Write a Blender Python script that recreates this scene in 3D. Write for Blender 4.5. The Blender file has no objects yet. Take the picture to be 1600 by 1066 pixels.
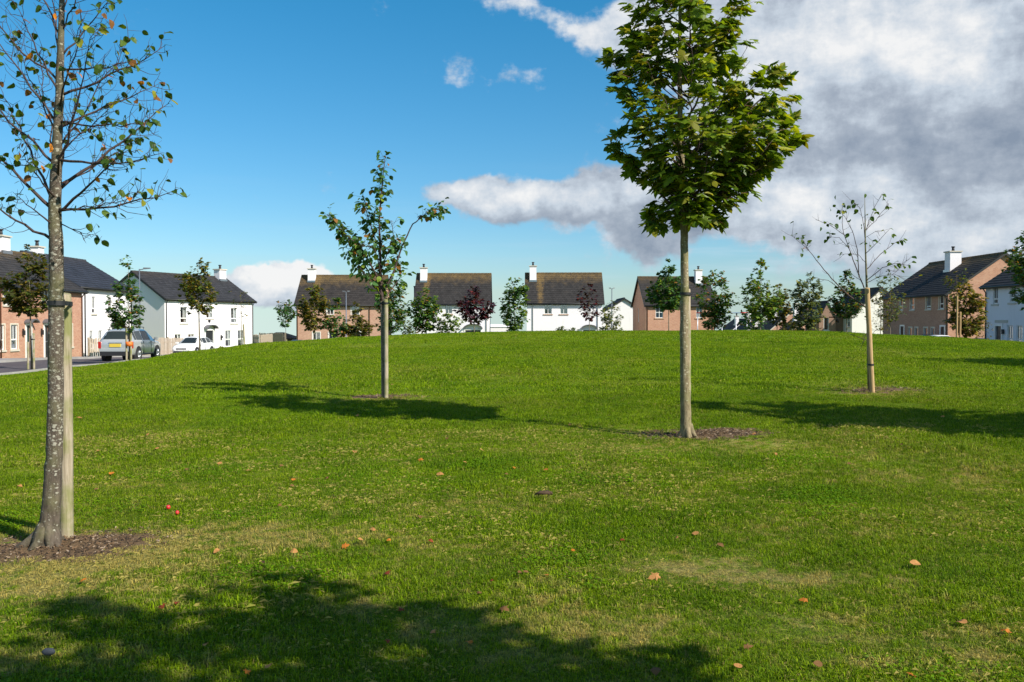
import bpy, math, random
import numpy as np
from mathutils import Vector, Matrix

# ------------------------------------------------------------------ camera, light, exposure
scene = bpy.context.scene
col = scene.collection
E = 1.65                                   # eye height above the grass at the camera
PITCH = math.atan(28/1400.0)
cd = bpy.data.cameras.new("camera"); cam = bpy.data.objects.new("camera", cd); col.objects.link(cam)
cam.location = (0, 0, E); cam.rotation_euler = (math.pi/2-PITCH, 0, 0)
cd.sensor_width = 36; cd.lens = 36*1400/1600.0; cd.clip_start = 0.1; cd.clip_end = 6000
scene.camera = cam

SUN_EL = math.radians(37); SX, SY = 0.82, -0.572       # horizontal direction towards the sun
sd = bpy.data.lights.new("sun", 'SUN'); sun = bpy.data.objects.new("sun", sd); col.objects.link(sun)
sd.energy = 5.0; sd.angle = math.radians(0.55); sd.color = (1.0, 0.94, 0.84)
sv = Vector((SX*math.cos(SUN_EL), SY*math.cos(SUN_EL), math.sin(SUN_EL)))
sun.rotation_euler = sv.to_track_quat('Z', 'Y').to_euler()
sun.location = (20, -20, 30)
scene.view_settings.view_transform = 'Standard'; scene.view_settings.look = 'None'
scene.view_settings.exposure = 0.50; scene.view_settings.gamma = 1
scene.view_settings.use_curve_mapping = False

class NT:
    """tiny helper for node trees"""
    def __init__(s, nt): s.nt = nt; s.n = nt.nodes; s.l = nt.links
    def node(s, t, **kw):
        n = s.n.new(t)
        for k, v in kw.items(): setattr(n, k, v)
        return n
    def put(s, sock, v):
        if v is None: return
        if isinstance(v, bpy.types.NodeSocket): s.l.new(v, sock)
        else:
            if hasattr(sock, 'default_value'):
                dv = sock.default_value
                if hasattr(dv, '__len__') and len(dv) == 4 and hasattr(v, '__len__') and len(v) == 3: v = (*v, 1)
                sock.default_value = v
    def m(s, op, a, b=None, c=None, clamp=False):
        n = s.node('ShaderNodeMath', operation=op, use_clamp=clamp)
        s.put(n.inputs[0], a); s.put(n.inputs[1], b); s.put(n.inputs[2], c); return n.outputs[0]
    def v(s, op, a, b=None, out=0):
        n = s.node('ShaderNodeVectorMath', operation=op); s.put(n.inputs[0], a); s.put(n.inputs[1], b)
        return n.outputs['Value'] if op in ('DOT_PRODUCT', 'LENGTH') else n.outputs[0]
    def mix(s, f, a, b, blend='MIX'):
        n = s.node('ShaderNodeMix', data_type='RGBA', blend_type=blend); n.clamp_factor = True
        s.put(n.inputs[0], f); s.put(n.inputs[6], a); s.put(n.inputs[7], b); return n.outputs[2]
    def ramp(s, f, lo, hi, a=0.0, b=1.0, smooth=True):
        n = s.node('ShaderNodeMapRange', interpolation_type='SMOOTHSTEP' if smooth else 'LINEAR')
        s.put(n.inputs[0], f); s.put(n.inputs[1], lo); s.put(n.inputs[2], hi); s.put(n.inputs[3], a); s.put(n.inputs[4], b)
        return n.outputs[0]
    def noise(s, vec, scale, detail=4, rough=0.55, out=0, lac=2.0, dist=0.0):
        n = s.node('ShaderNodeTexNoise'); s.put(n.inputs['Vector'], vec)
        s.put(n.inputs['Scale'], scale); s.put(n.inputs['Detail'], detail); s.put(n.inputs['Roughness'], rough)
        s.put(n.inputs['Distortion'], dist)
        return n.outputs[out]
    def xyz(s, x, y, z):
        n = s.node('ShaderNodeCombineXYZ'); s.put(n.inputs[0], x); s.put(n.inputs[1], y); s.put(n.inputs[2], z); return n.outputs[0]
    def sep(s, v):
        n = s.node('ShaderNodeSeparateXYZ'); s.put(n.inputs[0], v); return n.outputs

# ---- sky: Nishita air with banks of cumulus laid in by direction
world = bpy.data.worlds.new("World"); scene.world = world; world.use_nodes = True
w = NT(world.node_tree); w.n.clear()
wout = w.node('ShaderNodeOutputWorld'); bg = w.node('ShaderNodeBackground'); w.l.new(bg.outputs[0], wout.inputs[0])
tc = w.node('ShaderNodeTexCoord'); D = w.v('NORMALIZE', tc.outputs['Generated'])
dx, dy, dz = w.sep(D)
dzc = w.m('MAXIMUM', dz, 0.035)
sky = w.node('ShaderNodeTexSky', sky_type='NISHITA'); sky.sun_disc = False
sky.sun_elevation = SUN_EL; sky.sun_rotation = math.atan2(SX, SY)
sky.altitude = 0; sky.air_density = 1.0; sky.dust_density = 0.35; sky.ozone_density = 1.6
w.l.new(w.v('NORMALIZE', w.xyz(dx, dy, dzc)), sky.inputs['Vector'])
hs = w.node('ShaderNodeHueSaturation'); hs.inputs['Saturation'].default_value = 1.22; hs.inputs['Hue'].default_value = 0.493
hs.inputs['Value'].default_value = 1.0
w.l.new(sky.outputs[0], hs.inputs['Color'])
BGS = 0.085
bg.inputs['Strength'].default_value = BGS
# direction -> (azimuth, elevation) plane
az = w.m('ARCTAN2', dx, dy)
el = w.m('ARCSINE', dz)
UV = w.xyz(az, el, 0.0)
warp = w.noise(UV, 7.0, 5, 0.6, out=1)
warpv = w.v('MULTIPLY', w.v('SUBTRACT', warp, (0.5, 0.5, 0.5)), (0.16, 0.085, 0))
UVW = w.v('ADD', UV, warpv)
def dirn(px, py):
    u = (px-800)/1400; v = (505-py)/1400
    a = math.atan(u); return a, math.atan(v*math.cos(a))
def blobs(vec, lst):
    tot = None
    for px, py, rx, ry, wt in lst:
        a, e = dirn(px, py)
        q = w.v('MULTIPLY', w.v('SUBTRACT', vec, (a, e, 0)), (1400/rx, 1400/ry, 0))
        g = w.m('MULTIPLY', w.m('POWER', 2.71828, w.m('MULTIPLY', w.v('DOT_PRODUCT', q, q), -1.0)), wt)
        tot = g if tot is None else w.m('ADD', tot, g)
    return tot
CLOUD = [(1430, 70, 270, 130, 1.1), (1230, 90, 130, 150, .8), (1140, 40, 100, 90, .62), (1560, 150, 260, 170, 1.1), (1360, 220, 260, 70, 1.0), (1560, 300, 260, 70, 1.0),
         (1230, 320, 150, 45, .9), (1400, 332, 200, 28, .55), (1120, 325, 110, 32, .5), (1590, 350, 150, 26, .45),
         (1980, 150, 420, 260, 1.2), (2300, 300, 300, 130, .8),
         (735, 315, 80, 22, .95), (850, 322, 110, 26, 1.0), (970, 318, 85, 42, 1.1), (1020, 370, 48, 44, .9), (1010, 285, 60, 26, .6),
         (935, 60, 55, 36, .46), (820, 16, 95, 19, .42), (890, 42, 50, 22, .34), (712, 106, 44, 26, .46), (797, 122, 44, 15, .46), (985, 35, 40, 50, .40),
         (472, 426, 34, 17, 1.7), (446, 446, 48, 20, 1.9), (412, 468, 50, 20, 1.7), (480, 455, 30, 22, 1.2),
         (-1100, 200, 450, 60, .9), (-1500, 330, 500, 90, 1.0), (-300, 470, 200, 20, .5)]
field = blobs(UVW, CLOUD)
DENS = lambda vec: None
fb = w.noise(UV, 11.0, 9, 0.62)
fb2 = w.noise(w.v('MULTIPLY', UV, (1.0, 2.2, 1.0)), 30.0, 9, 0.66)
back = w.m('MULTIPLY', w.ramp(w.m('ABSOLUTE', az), 1.0, 1.6), w.ramp(w.noise(D, 2.2, 6, 0.6), 0.47, 0.62))   # broken cloud behind the camera
f = w.m('ADD', field, w.m('ADD', w.m('MULTIPLY', w.m('SUBTRACT', fb, 0.5), 1.5), w.m('MULTIPLY', w.m('SUBTRACT', fb2, 0.5), 0.5)))
f = w.m('ADD', f, back)
cover = w.ramp(f, 0.22, 0.64)
# thin streaks of high haze low over the houses
strk = w.ramp(w.noise(w.v('MULTIPLY', UV, (3.0, 34.0, 1.0)), 1.6, 5, 0.55), 0.46, 0.72)
strk = w.m('MULTIPLY', strk, w.m('MULTIPLY', w.ramp(el, 0.015, 0.06), w.ramp(el, 0.20, 0.08)))
strk = w.m('MULTIPLY', strk, w.ramp(az, -0.05, 0.2, 0.1, 0.75))
# light and dark of the clouds: bright banks and grey bellies
SHADE = [(1390, 95, 160, 60, .5), (1230, 60, 190, 70, .35), (1530, 45, 160, 60, .10), (1480, 240, 260, 38, -.48), (1590, 292, 130, 30, -.15), (1450, 380, 260, 24, .15), (1270, 170, 90, 60, -.1), (1330, 215, 90, 40, -.2),
         (1270, 296, 110, 34, .55), (1460, 325, 150, 26, .40), (1180, 320, 60, 30, .25), (840, 316, 110, 16, .55), (730, 308, 70, 14, .45), (1010, 376, 60, 34, -.45), (860, 346, 140, 10, -.45), (990, 300, 50, 18, .3), (1090, 350, 80, 20, -.3),
         (460, 424, 110, 36, 1.0), (930, 50, 120, 60, .3), (800, 15, 140, 50, .3), (750, 115, 110, 50, .3), (1950, 150, 300, 120, -.2)]
sh = blobs(UVW, SHADE)
offs = w.v('ADD', UV, (0.012, 0.016, 0.0))
relief = w.m('SUBTRACT', w.noise(UV, 11.0, 9, 0.62), w.noise(offs, 11.0, 9, 0.62))      # lit sun side of the billows
sh = w.m('ADD', w.m('ADD', sh, w.m('MULTIPLY', relief, 2.5)), w.m('MULTIPLY', w.m('SUBTRACT', w.noise(w.v('MULTIPLY', UV, (1.0, 2.3, 1.0)), 12, 9, .60), .5), 1.5))
sh = w.ramp(sh, -0.75, 0.85, 0, 1, False)
cr = w.node('ShaderNodeValToRGB'); w.l.new(sh, cr.inputs[0])
els = cr.color_ramp.elements
els[0].position = 0.0; els[0].color = (0.18, 0.22, 0.285, 1)
els[1].position = 1.0; els[1].color = (0.65, 0.65, 0.65, 1)
e_ = els.new(0.35); e_.color = (0.285, 0.325, 0.385, 1)
e_ = els.new(0.62); e_.color = (0.42, 0.47, 0.53, 1)
ccol = w.v('MULTIPLY', cr.outputs[0], (1/BGS, 1/BGS, 1/BGS))
skyb = w.mix(1.0, hs.outputs[0], w.mix(w.ramp(el, 0.0, 0.34, 0, 1, False), (0.76, 0.87, 1.06, 1), (0.36, 1.01, 1.18, 1)), 'MULTIPLY')
skycol = w.mix(w.m('MULTIPLY', strk, 0.55), skyb, (0.45/BGS, 0.54/BGS, 0.62/BGS, 1))
w.l.new(w.mix(w.m('MULTIPLY', cover, 0.97), skycol, ccol), bg.inputs['Color'])
world.cycles.sampling_method = 'MANUAL'; world.cycles.sample_map_resolution = 512

# ------------------------------------------------------------------ terrain
TP = (1.298, 11.903, 43.664, 32.402, 27.595, 15.381, 0.114, 1.338, 31.876)
def sstep(t):
    t = np.clip(t, 0, 1); return t*t*(3-2*t)
def terr(x, y):
    x = np.asarray(x, float); y = np.asarray(y, float)
    H, x0, y0, sx, sy, sxr, k, pw, syb = TP
    B = -1.68-0.3*sstep((-x-6)/12)-k*sstep((x-8)/14)-0.025*np.clip(y-46, 0, 30)-0.045*np.clip(y-118, 0, 700)
    B = B - 0.02*np.clip(np.abs(x)-60, 0, 400)*sstep((y-60)/60)
    S1 = np.where(x < x0, sx, sxr); S2 = np.where(y < y0, sy, syb)
    r = (np.abs(x-x0)/S1)**2+(np.abs(y-y0)/S2)**2
    n = 0.014*np.sin(x*1.3+0.7*y)+0.014*np.sin(y*0.9-x*0.5+1)+0.010*np.sin(x*2.9+1.1*np.sin(y*1.3))+0.03*np.sin(x*.43+2)*np.sin(y*.31)
    return B+H*np.exp(-r**pw)*sstep((x+20.5)/9)+n+E
def tz(x, y): return float(terr(x, y))
cp, sp = math.cos(PITCH), math.sin(PITCH)
def ray(px, py):
    u = (px-800)/1400; v = (533-py)/1400
    return u, cp+v*sp, v*cp-sp
def P(px, py, d):
    """the point of the place seen at that spot of the photograph, d metres ahead"""
    a, b, c = ray(px, py); t = d/b
    return Vector((a*t, d, E+c*t))
def X(px, d): return ray(px, 505)[0]/ray(px, 505)[1]*d
def Zat(py, d): return P(800, py, d).z
def G(px, py):
    a, b, c = ray(px, py); t = 2.0
    while t < 90:
        if E+c*t < tz(a*t, b*t): break
        t += 0.02
    return Vector((a*t, b*t, tz(a*t, b*t)))

# ------------------------------------------------------------------ helpers
def tag(o, label=None, cat=None, group=None, kind=None):
    if label: o['label'] = label
    if cat: o['category'] = cat
    if group: o['group'] = group
    if kind: o['kind'] = kind
    return o
class MB:
    def __init__(s): s.v = []; s.f = []; s.mi = []; s.smooth = []
    def add(s, verts, faces, mi=0, smooth=False):
        o = len(s.v); s.v.extend([tuple(p) for p in verts])
        for f in faces: s.f.append(tuple(i+o for i in f)); s.mi.append(mi); s.smooth.append(smooth)
    def box(s, x0, x1, y0, y1, z0, z1, mi=0):
        s.add([(x0,y0,z0),(x1,y0,z0),(x1,y1,z0),(x0,y1,z0),(x0,y0,z1),(x1,y0,z1),(x1,y1,z1),(x0,y1,z1)],
              [(0,3,2,1),(4,5,6,7),(0,1,5,4),(1,2,6,5),(2,3,7,6),(3,0,4,7)], mi)
    def quad(s, a, b, c, d, mi=0): s.add([a, b, c, d], [(0, 1, 2, 3)], mi)
    def tube(s, pts, rad, n=6, mi=0, cap=True, wob=0.0, rng=None):
        pts = [Vector(p) for p in pts]; L = len(pts); vs = []
        up = None
        for i, p in enumerate(pts):
            t = (pts[min(i+1, L-1)]-pts[max(i-1, 0)])
            if t.length < 1e-9: t = Vector((0, 0, 1))
            t.normalize()
            if up is None:
                up = Vector((1, 0, 0)) if abs(t.x) < 0.8 else Vector((0, 1, 0))
            a = (up - t*up.dot(t)).normalized(); b = t.cross(a); up = a
            r = rad[i] if hasattr(rad, '__len__') else rad
            for k in range(n):
                th = 2*math.pi*k/n
                rr = r*(1+(rng.uniform(-wob, wob) if rng and wob else 0))
                vs.append(p+a*(rr*math.cos(th))+b*(rr*math.sin(th)))
        fs = []
        for i in range(L-1):
            for k in range(n):
                k2 = (k+1) % n; fs.append((i*n+k, i*n+k2, (i+1)*n+k2, (i+1)*n+k))
        s.add(vs, fs, mi, True)
        if cap:
            o = len(s.v)-len(vs)
            s.f.append(tuple(o+(L-1)*n+k for k in range(n))); s.mi.append(mi); s.smooth.append(False)
            s.f.append(tuple(o+n-1-k for k in range(n))); s.mi.append(mi); s.smooth.append(False)
    def mesh(s, name, mats):
        me = bpy.data.meshes.new(name); me.from_pydata(s.v, [], s.f)
        for m_ in (mats if isinstance(mats, (list, tuple)) else [mats]): me.materials.append(m_)
        me.polygons.foreach_set('material_index', s.mi); me.polygons.foreach_set('use_smooth', s.smooth)
        me.update(); return me
    def build(s, name, mats, parent=None, loc=(0, 0, 0)):
        o = bpy.data.objects.new(name, s.mesh(name, mats)); col.objects.link(o); o.location = loc
        if parent: o.parent = parent
        return o
def empty(name, loc=(0, 0, 0), rz=0, label=None, cat=None, group=None):
    o = bpy.data.objects.new(name, None); o.empty_display_size = 0.3; col.objects.link(o)
    o.location = loc; o.rotation_euler = (0, 0, rz); return tag(o, label, cat, group)
def put(name, mesh, parent, M=None):
    o = bpy.data.objects.new(name, mesh); col.objects.link(o)
    if parent: o.parent = parent
    if M is not None: o.matrix_local = M
    return o

# ------------------------------------------------------------------ materials
def newmat(name):
    m = bpy.data.materials.new(name); m.use_nodes = True
    t = NT(m.node_tree); bs = m.node_tree.nodes['Principled BSDF']; return m, t, bs
def bump(t, bs, h, strength=0.4, dist=0.02):
    b = t.node('ShaderNodeBump'); b.inputs['Strength'].default_value = strength; b.inputs['Distance'].default_value = dist
    t.l.new(h, b.inputs['Height']); t.l.new(b.outputs[0], bs.inputs['Normal'])
def obj_co(t): return t.node('ShaderNodeTexCoord').outputs['Object']
def world_co(t): return t.node('ShaderNodeNewGeometry').outputs['Position']
def plain(name, c, rough=0.6, metal=0.0, var=0.12, scale=6, coat=0, spec=0.5):
    m, t, bs = newmat(name)
    n = t.noise(obj_co(t), scale, 5, .6)
    a = tuple(v*(1-var) for v in c)+(1,); b = tuple(min(1, v*(1+var)) for v in c)+(1,)
    t.put(bs.inputs['Base Color'], t.mix(n, a, b)); bs.inputs['Roughness'].default_value = rough
    bs.inputs['Metallic'].default_value = metal; bs.inputs['Coat Weight'].default_value = coat
    bs.inputs['Specular IOR Level'].default_value = spec
    return m
def brick_mat(name, c1, c2, mortar):
    m, t, bs = newmat(name); x, y, z = t.sep(obj_co(t))
    b = t.node('ShaderNodeTexBrick'); t.put(b.inputs['Vector'], t.xyz(t.m('ADD', x, y), z, 0.0))
    t.put(b.inputs['Color1'], c1); t.put(b.inputs['Color2'], c2); t.put(b.inputs['Mortar'], mortar)
    b.inputs['Scale'].default_value = 1; b.inputs['Brick Width'].default_value = .23; b.inputs['Row Height'].default_value = .076
    b.inputs['Mortar Size'].default_value = .010; b.inputs['Bias'].default_value = -0.1
    n = t.noise(obj_co(t), 1.1, 4, .6); n2 = t.noise(obj_co(t), 9, 3, .7)
    c = t.mix(t.m('MULTIPLY', t.ramp(n, .3, .7), .25), b.outputs[0], tuple(v*.72 for v in c1)+(1,))
    c = t.mix(t.m('MULTIPLY', t.ramp(n2, .45, .75), .35), c, tuple(min(1, v*1.35) for v in c2)+(1,))
    t.put(bs.inputs['Base Color'], c); bs.inputs['Roughness'].default_value = .9
    bump(t, bs, b.outputs['Fac'], -.3, .01); return m
def render_mat(name, c):
    m, t, bs = newmat(name); co = obj_co(t); x, y, z = t.sep(co)
    n = t.noise(t.xyz(t.m('MULTIPLY', t.m('ADD', x, y), 3.0), t.m('MULTIPLY', z, .5), 0.0), 1.0, 5, .6)
    st = t.m('MULTIPLY', t.ramp(n, .52, .8), .22)
    dirt = t.m('MULTIPLY', t.ramp(z, .9, 0.0), .25)
    cc = t.mix(st, (*c, 1), (c[0]*.72, c[1]*.72, c[2]*.68, 1)); cc = t.mix(dirt, cc, (c[0]*.6, c[1]*.58, c[2]*.5, 1))
    t.put(bs.inputs['Base Color'], cc); bs.inputs['Roughness'].default_value = .85
    bump(t, bs, t.noise(co, 60, 2, .6), .2, .01); return m
def roof_mat(name, c, moss=0.0, ridge=2.6, eave=0.0, stain=None):
    """concrete tiles; lichen grows towards the ridge and runs below the chimney"""
    m, t, bs = newmat(name); co = obj_co(t); x, y, z = t.sep(co)
    tile = t.node('ShaderNodeTexBrick'); t.put(tile.inputs['Vector'], t.xyz(x, t.m('MULTIPLY', z, 1.45), 0.0))
    tile.inputs['Scale'].default_value = 1; tile.inputs['Brick Width'].default_value = .32; tile.inputs['Row Height'].default_value = .3
    tile.inputs['Mortar Size'].default_value = .012
    t.put(tile.inputs['Color1'], tuple(v*.75 for v in c)+(1,)); t.put(tile.inputs['Color2'], tuple(v*1.3 for v in c)+(1,)); t.put(tile.inputs['Mortar'], (.01, .01, .01, 1))
    n = t.noise(co, 1.4, 6, .65); n2 = t.noise(co, 12, 4, .7)
    k = t.ramp(z, eave, ridge)
    amt = t.m('ADD', t.m('MULTIPLY', t.m('POWER', k, 3.0), .45), t.m('SUBTRACT', t.m('MULTIPLY', n, .8), .40))
    if stain is not None:
        amt = t.m('ADD', amt, t.m('MULTIPLY', t.ramp(t.m('ABSOLUTE', t.m('ADD', t.m('SUBTRACT', x, stain), t.m('MULTIPLY', t.m('SUBTRACT', t.noise(co, 2.5, 5, .7), .5), 1.2))), .6, .05), .42))
    amt = t.m('MULTIPLY', t.m('MULTIPLY', t.ramp(amt, .08, .6), t.ramp(n2, .32, .62)), moss)
    cc = t.mix(t.m('MULTIPLY', t.ramp(n, .35, .7), .3), tile.outputs[0], tuple(v*1.5 for v in c)+(1,))
    cc = t.mix(amt, cc, (.24, .15, .045, 1))
    t.put(bs.inputs['Base Color'], cc); bs.inputs['Roughness'].default_value = .8; bs.inputs['Specular IOR Level'].default_value = .25
    return m
def leaf_mat(name, c, trans=.35, rough=.42, var=.3, back=1.25):
    m, t, bs = newmat(name); oi = t.node('ShaderNodeObjectInfo').outputs['Random']
    n = t.noise(world_co(t), 9, 2, .5); f_ = t.m('ADD', t.m('MULTIPLY', n, .6), t.m('MULTIPLY', oi, .4))
    cc = t.mix(f_, tuple(v*(1-var) for v in c)+(1,), tuple(v*(1+var) for v in c)+(1,))
    t.put(bs.inputs['Base Color'], cc); bs.inputs['Roughness'].default_value = rough; bs.inputs['Specular IOR Level'].default_value = .22
    tr = t.node('ShaderNodeBsdfTranslucent'); t.put(tr.inputs[0], t.mix(1.0, cc, (1.5*back, 1.35*back, .5, 1), 'MULTIPLY'))
    mx = t.node('ShaderNodeMixShader'); mx.inputs[0].default_value = trans
    t.l.new(bs.outputs[0], mx.inputs[1]); t.l.new(tr.outputs[0], mx.inputs[2])
    t.l.new(mx.outputs[0], t.n['Material Output'].inputs[0]); return m
def bark_mat(name, dark, light, spots=(.5, .47, .40), amt=.5, scale=26, green=0.0):
    m, t, bs = newmat(name); co = world_co(t); x, y, z = t.sep(co)
    st = t.xyz(x, y, t.m('MULTIPLY', z, .35))
    n = t.noise(st, 30, 6, .65); n2 = t.noise(co, 7, 4, .6)
    cc = t.mix(t.ramp(n, .3, .7), (*dark, 1), (*light, 1))
    vo = t.node('ShaderNodeTexVoronoi'); t.put(vo.inputs['Vector'], t.v('ADD', t.xyz(x, y, t.m('MULTIPLY', z, 1.6)), t.v('MULTIPLY', t.noise(co, 40, 3, .6, out=1), (.03, .03, .03)))); vo.inputs['Scale'].default_value = scale
    sp_ = t.ramp(vo.outputs['Distance'], .50, .36); sel = t.sep(vo.outputs['Color'])[0]
    z_up = t.m('ADD', t.ramp(z, .2, 1.2, -.34, .04), t.ramp(z, 2.3, 3.0, 0, -.25))
    sp_ = t.m('MULTIPLY', sp_, t.ramp(t.m('ADD', t.m('ADD', sel, z_up), t.m('MULTIPLY', t.m('SUBTRACT', n2, .5), 1.2)), 1.0-amt, 1.0-amt+.12))
    cc = t.mix(t.m('MULTIPLY', sp_, .85), cc, (*spots, 1))
    v2 = t.node('ShaderNodeTexVoronoi'); t.put(v2.inputs['Vector'], t.xyz(x, y, t.m('MULTIPLY', z, 1.3))); v2.inputs['Scale'].default_value = scale*2.7
    f2 = t.m('MULTIPLY', t.ramp(v2.outputs['Distance'], .5, .3), t.ramp(t.m('ADD', t.sep(v2.outputs['Color'])[1], z_up), 1.05-amt, 1.2-amt))
    cc = t.mix(t.m('MULTIPLY', f2, .6), cc, tuple(v*.75 for v in spots)+(1,))
    if green: cc = t.mix(t.m('MULTIPLY', t.ramp(t.noise(co, 4, 4, .6), .42, .7), green), cc, (.13, .15, .03, 1))
    t.put(bs.inputs['Base Color'], cc); bs.inputs['Roughness'].default_value = .9
    bump(t, bs, t.m('ADD', n, t.m('MULTIPLY', sp_, .3)), .6, .012); return m
def wood_mat(name, a, b, green=.0):
    m, t, bs = newmat(name); co = world_co(t); x, y, z = t.sep(co)
    g = t.noise(t.xyz(t.m('MULTIPLY', x, 1.0), y, t.m('MULTIPLY', z, .06)), 70, 5, .6, dist=.6)
    n = t.noise(co, 3.5, 4, .6)
    cc = t.mix(t.ramp(g, .3, .7), (*a, 1), (*b, 1)); cc = t.mix(t.m('MULTIPLY', t.ramp(g, .36, .28), .7), cc, (a[0]*.35, a[1]*.35, a[2]*.35, 1))
    if green: cc = t.mix(t.m('MULTIPLY', t.ramp(n, .42, .65), green), cc, (.17, .19, .04, 1))
    t.put(bs.inputs['Base Color'], cc); bs.inputs['Roughness'].default_value = .85; bump(t, bs, g, .45, .01); return m
def glass_mat(name):
    m, t, bs = newmat(name)
    gl = t.node('ShaderNodeBsdfGlossy'); gl.inputs['Roughness'].default_value = .03; t.put(gl.inputs[0], (.9, .95, 1, 1))
    tp = t.node('ShaderNodeBsdfTransparent'); t.put(tp.inputs[0], (.72, .78, .80, 1))
    fr = t.node('ShaderNodeFresnel'); fr.inputs[0].default_value = 1.5
    mx = t.node('ShaderNodeMixShader'); t.put(mx.inputs[0], t.m('ADD', fr.outputs[0], .20)); t.l.new(tp.outputs[0], mx.inputs[1]); t.l.new(gl.outputs[0], mx.inputs[2])
    t.l.new(mx.outputs[0], t.n['Material Output'].inputs[0]); return m

# dry and bare places on the lawn (from the photograph's spots on the ground)
DRY = []
for px, py, rx, ry, wt in [(60, 880, 1.0, .75, 1.0), (200, 850, .8, .55, .8), (330, 850, 1.1, .35, .55), (460, 835, .8, .3, .5), (60, 930, .9, .35, .6), (20, 1030, .5, .3, .35),
                           (1090, 890, .5, .28, .85), (1190, 905, .7, .22, .5), (1280, 900, .4, .2, .55), (545, 955, .3, .18, .7), (930, 965, .45, .22, .45), (1000, 985, .6, .3, .5), (800, 1000, .5, .4, .15), (1400, 1000, .7, .3, .3), (1560, 1020, .5, .3, .35),
                           (1080, 700, 1.6, .7, .55), (1180, 690, .9, .5, .45), (960, 672, 1.0, .35, .45), (600, 622, 1.3, .6, .6), (1370, 612, 1.3, .6, .55), (650, 800, 1.2, .4, .35), (870, 780, 1.5, .3, .35), (1350, 750, 1.2, .4, .3), (240, 760, .35, .18, .55), (1500, 740, 1.4, .35, .35), (1250, 830, 1.0, .3, .35), (730, 860, .9, .25, .3)]:
    g = G(px, py); DRY.append((g.x, g.y, rx, ry, wt))
SOIL = []
for px, py, rx, ry, wt in [(62, 862, .62, .34, 1.3), (150, 848, .5, .28, 1.1), (1085, 681, .72, .42, 1.25), (1150, 674, .62, .30, 1.0), (1010, 676, .4, .2, .6), (610, 620, .75, .42, .95), (570, 619, .5, .25, .5), (1362, 610, .8, .45, .9), (1420, 608, .5, .2, .5)]:
    g = G(px, py); SOIL.append((g.x, g.y, rx, ry, wt))
def patch_py(x, y, lst):
    return sum(wt*math.exp(-(((x-a)/rx)**2+((y-b)/ry)**2)) for a, b, rx, ry, wt in lst)
def patch_group(name, lst):
    ng = bpy.data.node_groups.new(name, 'ShaderNodeTree'); ng.interface.new_socket('fac', in_out='OUTPUT', socket_type='NodeSocketFloat')
    t = NT(ng); go = t.node('NodeGroupOutput'); co = t.node('ShaderNodeNewGeometry').outputs['Position']
    wv = t.v('MULTIPLY', t.v('SUBTRACT', t.noise(co, 2.6, 6, .7, out=1), (.5, .5, .5)), (1.1, 1.1, 0)); q0 = t.v('ADD', co, wv); tot = None
    for a, b, rx, ry, wt in lst:
        q = t.v('MULTIPLY', t.v('SUBTRACT', q0, (a, b, 0)), (1/rx, 1/ry, 0))
        g = t.m('MULTIPLY', t.m('POWER', 2.71828, t.m('MULTIPLY', t.v('DOT_PRODUCT', q, q), -1.0)), wt)
        tot = g if tot is None else t.m('ADD', tot, g)
    t.l.new(tot, go.inputs[0]); return ng
dry_g = patch_group('dry_patches', DRY); soil_g = patch_group('soil_patches', SOIL)
def grp(t, g):
    n = t.node('ShaderNodeGroup'); n.node_tree = g; return n.outputs[0]
def lawn_tone(t, bias):
    """colour of the turf at a place: lush to dry; bias shifts single blades to straw"""
    co = world_co(t)
    big = t.noise(co, .32, 4, .55); mid = t.noise(co, 1.5, 4, .6); fine = t.noise(co, 9, 3, .6)
    y = t.sep(co)[1]
    near = t.ramp(y, 13, 5, 0, 1)                     # the lawn by the path is thinner and drier
    dry = t.m('ADD', t.m('MULTIPLY', grp(t, dry_g), t.ramp(t.noise(co, 4.5, 5, .7), .30, .62, .25, 1.0)), t.m('MULTIPLY', near, t.m('MULTIPLY', t.ramp(mid, .46, .74), .62)))
    dry = t.m('ADD', dry, t.m('MULTIPLY', t.ramp(big, .45, .75), .38))
    dry = t.m('ADD', dry, t.m('MULTIPLY', t.m('SUBTRACT', fine, .5), 2.6))
    dry = t.m('MULTIPLY', t.ramp(t.m('ADD', dry, bias), .12, 1.05), .88)
    g1 = t.mix(t.ramp(mid, .3, .7), (.100, .192, .002, 1), (.182, .282, .003, 1))
    g1 = t.mix(t.m('MULTIPLY', t.ramp(big, .35, .65), .4), g1, (.19, .255, .008, 1))
    c = t.mix(dry, g1, (.42, .34, .11, 1))
    return c
def blade_mat(name, bias, mul):
    m, t, bs = newmat(name); c = t.mix(1.0, lawn_tone(t, bias), (*mul, 1), 'MULTIPLY')
    t.put(bs.inputs['Base Color'], c); bs.inputs['Roughness'].default_value = .6; bs.inputs['Specular IOR Level'].default_value = .10
    tr = t.node('ShaderNodeBsdfTranslucent'); t.put(tr.inputs[0], t.mix(1.0, c, (1.3, 1.25, .6, 1), 'MULTIPLY'))
    mx = t.node('ShaderNodeMixShader'); mx.inputs[0].default_value = .3
    t.l.new(bs.outputs[0], mx.inputs[1]); t.l.new(tr.outputs[0], mx.inputs[2]); t.l.new(mx.outputs[0], t.n['Material Output'].inputs[0]); return m
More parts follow.
